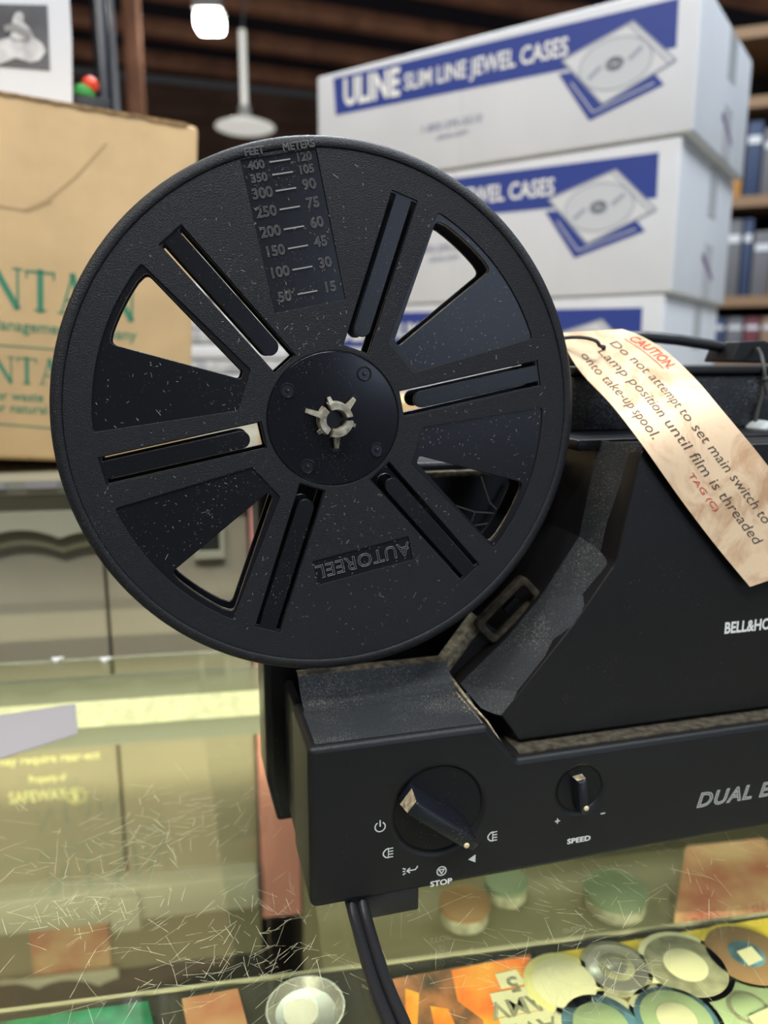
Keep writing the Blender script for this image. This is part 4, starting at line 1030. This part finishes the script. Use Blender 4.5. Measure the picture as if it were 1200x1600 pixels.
# lint and dust flecks lying on the flange
ln = MB()
for k in range(1000):
    r = random.uniform(24, 82); a = random.uniform(0, 360); u0 = pol(r, a)
    inside = any(abs(((a - c + 180) % 360) - 180) < 19 for c, s in SECT)
    if any(abs(r * math.sin(math.radians(((a - s_ + 180) % 360) - 180))) < 5 and abs(((a - s_ + 180) % 360) - 180) < 90 for s_ in SL): continue
    if inside and any(0 < s * ((((a - c) + 180) % 360) - 180) < 21 for c, s in SECT if abs(((a - c + 180) % 360) - 180) < 21): continue
    y = YR + (.00055 if inside else -.00005); L_ = random.uniform(.0001, .0005) * (2.5 if random.random() < .06 else 1); an = random.uniform(0, PI)
    d = Vector((math.cos(an), 0, math.sin(an))) * L_; q = Vector((-d[2], 0, d[0])).normalized() * random.uniform(.00003, .00008); c_ = Vector((u0[0], y, u0[1]))
    ln.quad(c_ - d - q, c_ + d - q, c_ + d + q, c_ - d + q)
obj('lint', ln, 'web', rl, smooth=0, kind='stuff')

# ================================================================== CAUTION TAG
LP = [(872, 520, .289), (893, 560, .282), (915, 590, .2755), (955, 632, .262), (1000, 690, .2425), (1060, 775, .2405), (1115, 848, .2405), (1172, 917, .240)]
UP = [(972, 514, .289), (1000, 524, .284), (1040, 548, .2765), (1085, 590, .264), (1128, 640, .2475), (1190, 715, .2415), (1245, 790, .2405), (1300, 873, .240)]
Lp = [PR.Y(*q[:2], q[2]) for q in LP]; Up = [PR.Y(*q[:2], q[2]) for q in UP]
def cat(P, t):
    n = len(P) - 1; t = max(0, min(n - 1e-6, t)); i = int(t); w = t - i
    p0_, p1_, p2_, p3_ = P[max(i - 1, 0)], P[i], P[i + 1], P[min(i + 2, n)]
    return .5 * ((2 * p1_) + (p2_ - p0_) * w + (2 * p0_ - 5 * p1_ + 4 * p2_ - p3_) * w * w + (-p0_ + 3 * p1_ - 3 * p2_ + p3_) * w ** 3)
NS = 60; cum = [0]
for i in range(NS):
    a, b = (i * 7 / NS, (i + 1) * 7 / NS); cum.append(cum[-1] + ((cat(Lp, b) + cat(Up, b)) - (cat(Lp, a) + cat(Up, a))).length / 2)
LEN_T = cum[-1]
def s2t(s):
    s = max(0, min(LEN_T - 1e-7, s))
    for i in range(NS):
        if cum[i + 1] >= s: return (i + (s - cum[i]) / (cum[i + 1] - cum[i])) * 7 / NS
    return 7
def tg(s, v, lift=0):
    t = s2t(s); a, b = cat(Lp, t), cat(Up, t); p = a.lerp(b, v)
    e = .02; tt = (cat(Lp, t + e) - cat(Lp, t - e)).normalized(); nn = tt.cross(b - a).normalized()
    if nn[1] > 0: nn = -nn
    return p + nn * lift
def t2s(t): i = t * NS / 7; k = min(int(i), NS - 1); return cum[k] + (cum[k + 1] - cum[k]) * (i - k)
ct = thing('caution_tag', 'mottled buff caution tag curling over the projector hood', 'tag', PR.Y(1060, 775, .246), PR)
body = MB(); NV = 8; gridf = []; 
for side in (0, 1):
    for i in range(NS + 1):
        for j in range(NV + 1):
            gridf.append(tg(LEN_T * i / NS, j / NV, 0 if side == 0 else -.0003))
body.v = gridf; W1 = NV + 1; S1 = (NS + 1) * W1
for i in range(NS):
    for j in range(NV):
        q = [i * W1 + j, i * W1 + j + 1, (i + 1) * W1 + j + 1, (i + 1) * W1 + j]; body.f.append(q); body.f.append([k + S1 for k in q][::-1])
    body.f.append([i * W1, (i + 1) * W1, (i + 1) * W1 + S1, i * W1 + S1]); body.f.append([i * W1 + NV, i * W1 + NV + S1, (i + 1) * W1 + NV + S1, (i + 1) * W1 + NV])
for j in range(NV):
    body.f.append([j, j + S1, j + 1 + S1, j + 1]); k = NS * W1 + j; body.f.append([k, k + 1, k + 1 + S1, k + S1])
body.m = [0] * len(body.f)
obj('tag_card', body, 'tag', ct, smooth=60)
def tagline(mb, s, t0, t1, v, cap, off=.0):
    sa, sb = t2s(t0), t2s(t1); x = MB().text(s, lambda p: p, size=1); wdt = max(q[0] for q in x.v); sx = (sb - sa) / wdt
    mb.text(s, lambda p: tg(sa + p[0] * sx, v + p[1] * cap / .7, .00015), off=off)
ink = MB()
tagline(ink, 'onto take-up spool.', .95, 4.05, .13, .115, -.006)
tagline(ink, 'Lamp position until film is threaded', 1.02, 6.28, .35, .115, -.006)
tagline(ink, 'Do not attempt to set main switch to', .85, 6.05, .57, .115, -.006)
lab(obj('dark_lettering', ink, 'ink', ct, smooth=0), 'dark brown lettering in three lines')
ink = MB(); tagline(ink, 'CAUTION.', .95, 2.55, .83, .12, .01); 
lab(obj('red_heading', ink, 'redink', ct, smooth=0), 'red heading word')
ink = MB(); tagline(ink, 'TAG (C)', 4.75, 5.5, .22, .06); lab(obj('small_red_print', ink, 'redink', ct, smooth=0), 'tiny faint red print')
ink = MB()
for i in range(12):
    a, b = t2s(.9 + 1.6 * i / 12), t2s(.9 + 1.6 * (i + 1) / 12); ink.quad(tg(a, .79, .00015), tg(b, .79, .00015), tg(b, .80, .00015), tg(a, .80, .00015))
lab(obj('underline', ink, 'redink', ct, smooth=0), 'thin red underline')
def rope(pts, r, name, par, m='string'):
    P = []; n = len(pts) - 1
    for i in range(n * 10 + 1): P.append(cat([Vector(p) for p in pts], i / 10))
    b = MB(); fine = []
    for i in range(len(P) - 1):
        for k in range(3): fine.append(P[i].lerp(P[i + 1], k / 3))
    for ph in (0, PI):
        st = []
        for i, p in enumerate(fine):
            t = (fine[min(i + 1, len(fine) - 1)] - fine[max(i - 1, 0)]).normalized(); u = t.cross(Vector((.1, 1, .2))).normalized(); v = t.cross(u)
            st.append(p + (u * math.cos(i * 1.0 + ph) + v * math.sin(i * 1.0 + ph)) * r * .5)
        b.tube(st, r * .6, 6)
    return obj(name, b, m, par, smooth=60)
rope([PR.Y(870, 530, .284), PR.Y(893, 527, .281), PR.Y(915, 528, .277), PR.Y(932, 533, .275), PR.Y(937, 540, .2755), PR.Y(944, 542, .278)], .0007, 'tag_string', ct)
p = tg(t2s(.95), .27, .0002)
obj('string_hole', MB().lathe([(.0011, 0), (.0001, -.0001)], PR.Y(943, 543, .2775), 'Y', 16), 'black', ct)
# second string tied round the handle end
st_ = thing('tied_string', 'black knotted string hanging from handle end at right edge', 'string', PR.Y(1195, 610, YB2 - .003), PR)
rope([PR.Y(1184, 545, YB2 + .012), PR.Y(1190, 556, YB2 + .008), PR.Y(1194, 575, YB2 - .002), PR.Y(1196, 600, YB2 - .003), PR.Y(1200, 618, YB2 - .003)], .0009, 'cord_length', st_)
rope([PR.Y(1196, 590, YB2 - .002), PR.Y(1190, 620, YB2 - .002), PR.Y(1182, 650, YB2 - .002), PR.Y(1180, 672, YB2 - .002)], .0009, 'cord_length', st_)
b = MB(); c = PR.Y(1196, 592, YB2 - .003); b.lathe([(.0015 * math.cos(t), .0015 * math.sin(t)) for t in [-PI / 2 + .001 + k * PI / 6 for k in range(7)]], c, 'Z', 12); obj('knot', b, 'string', st_)
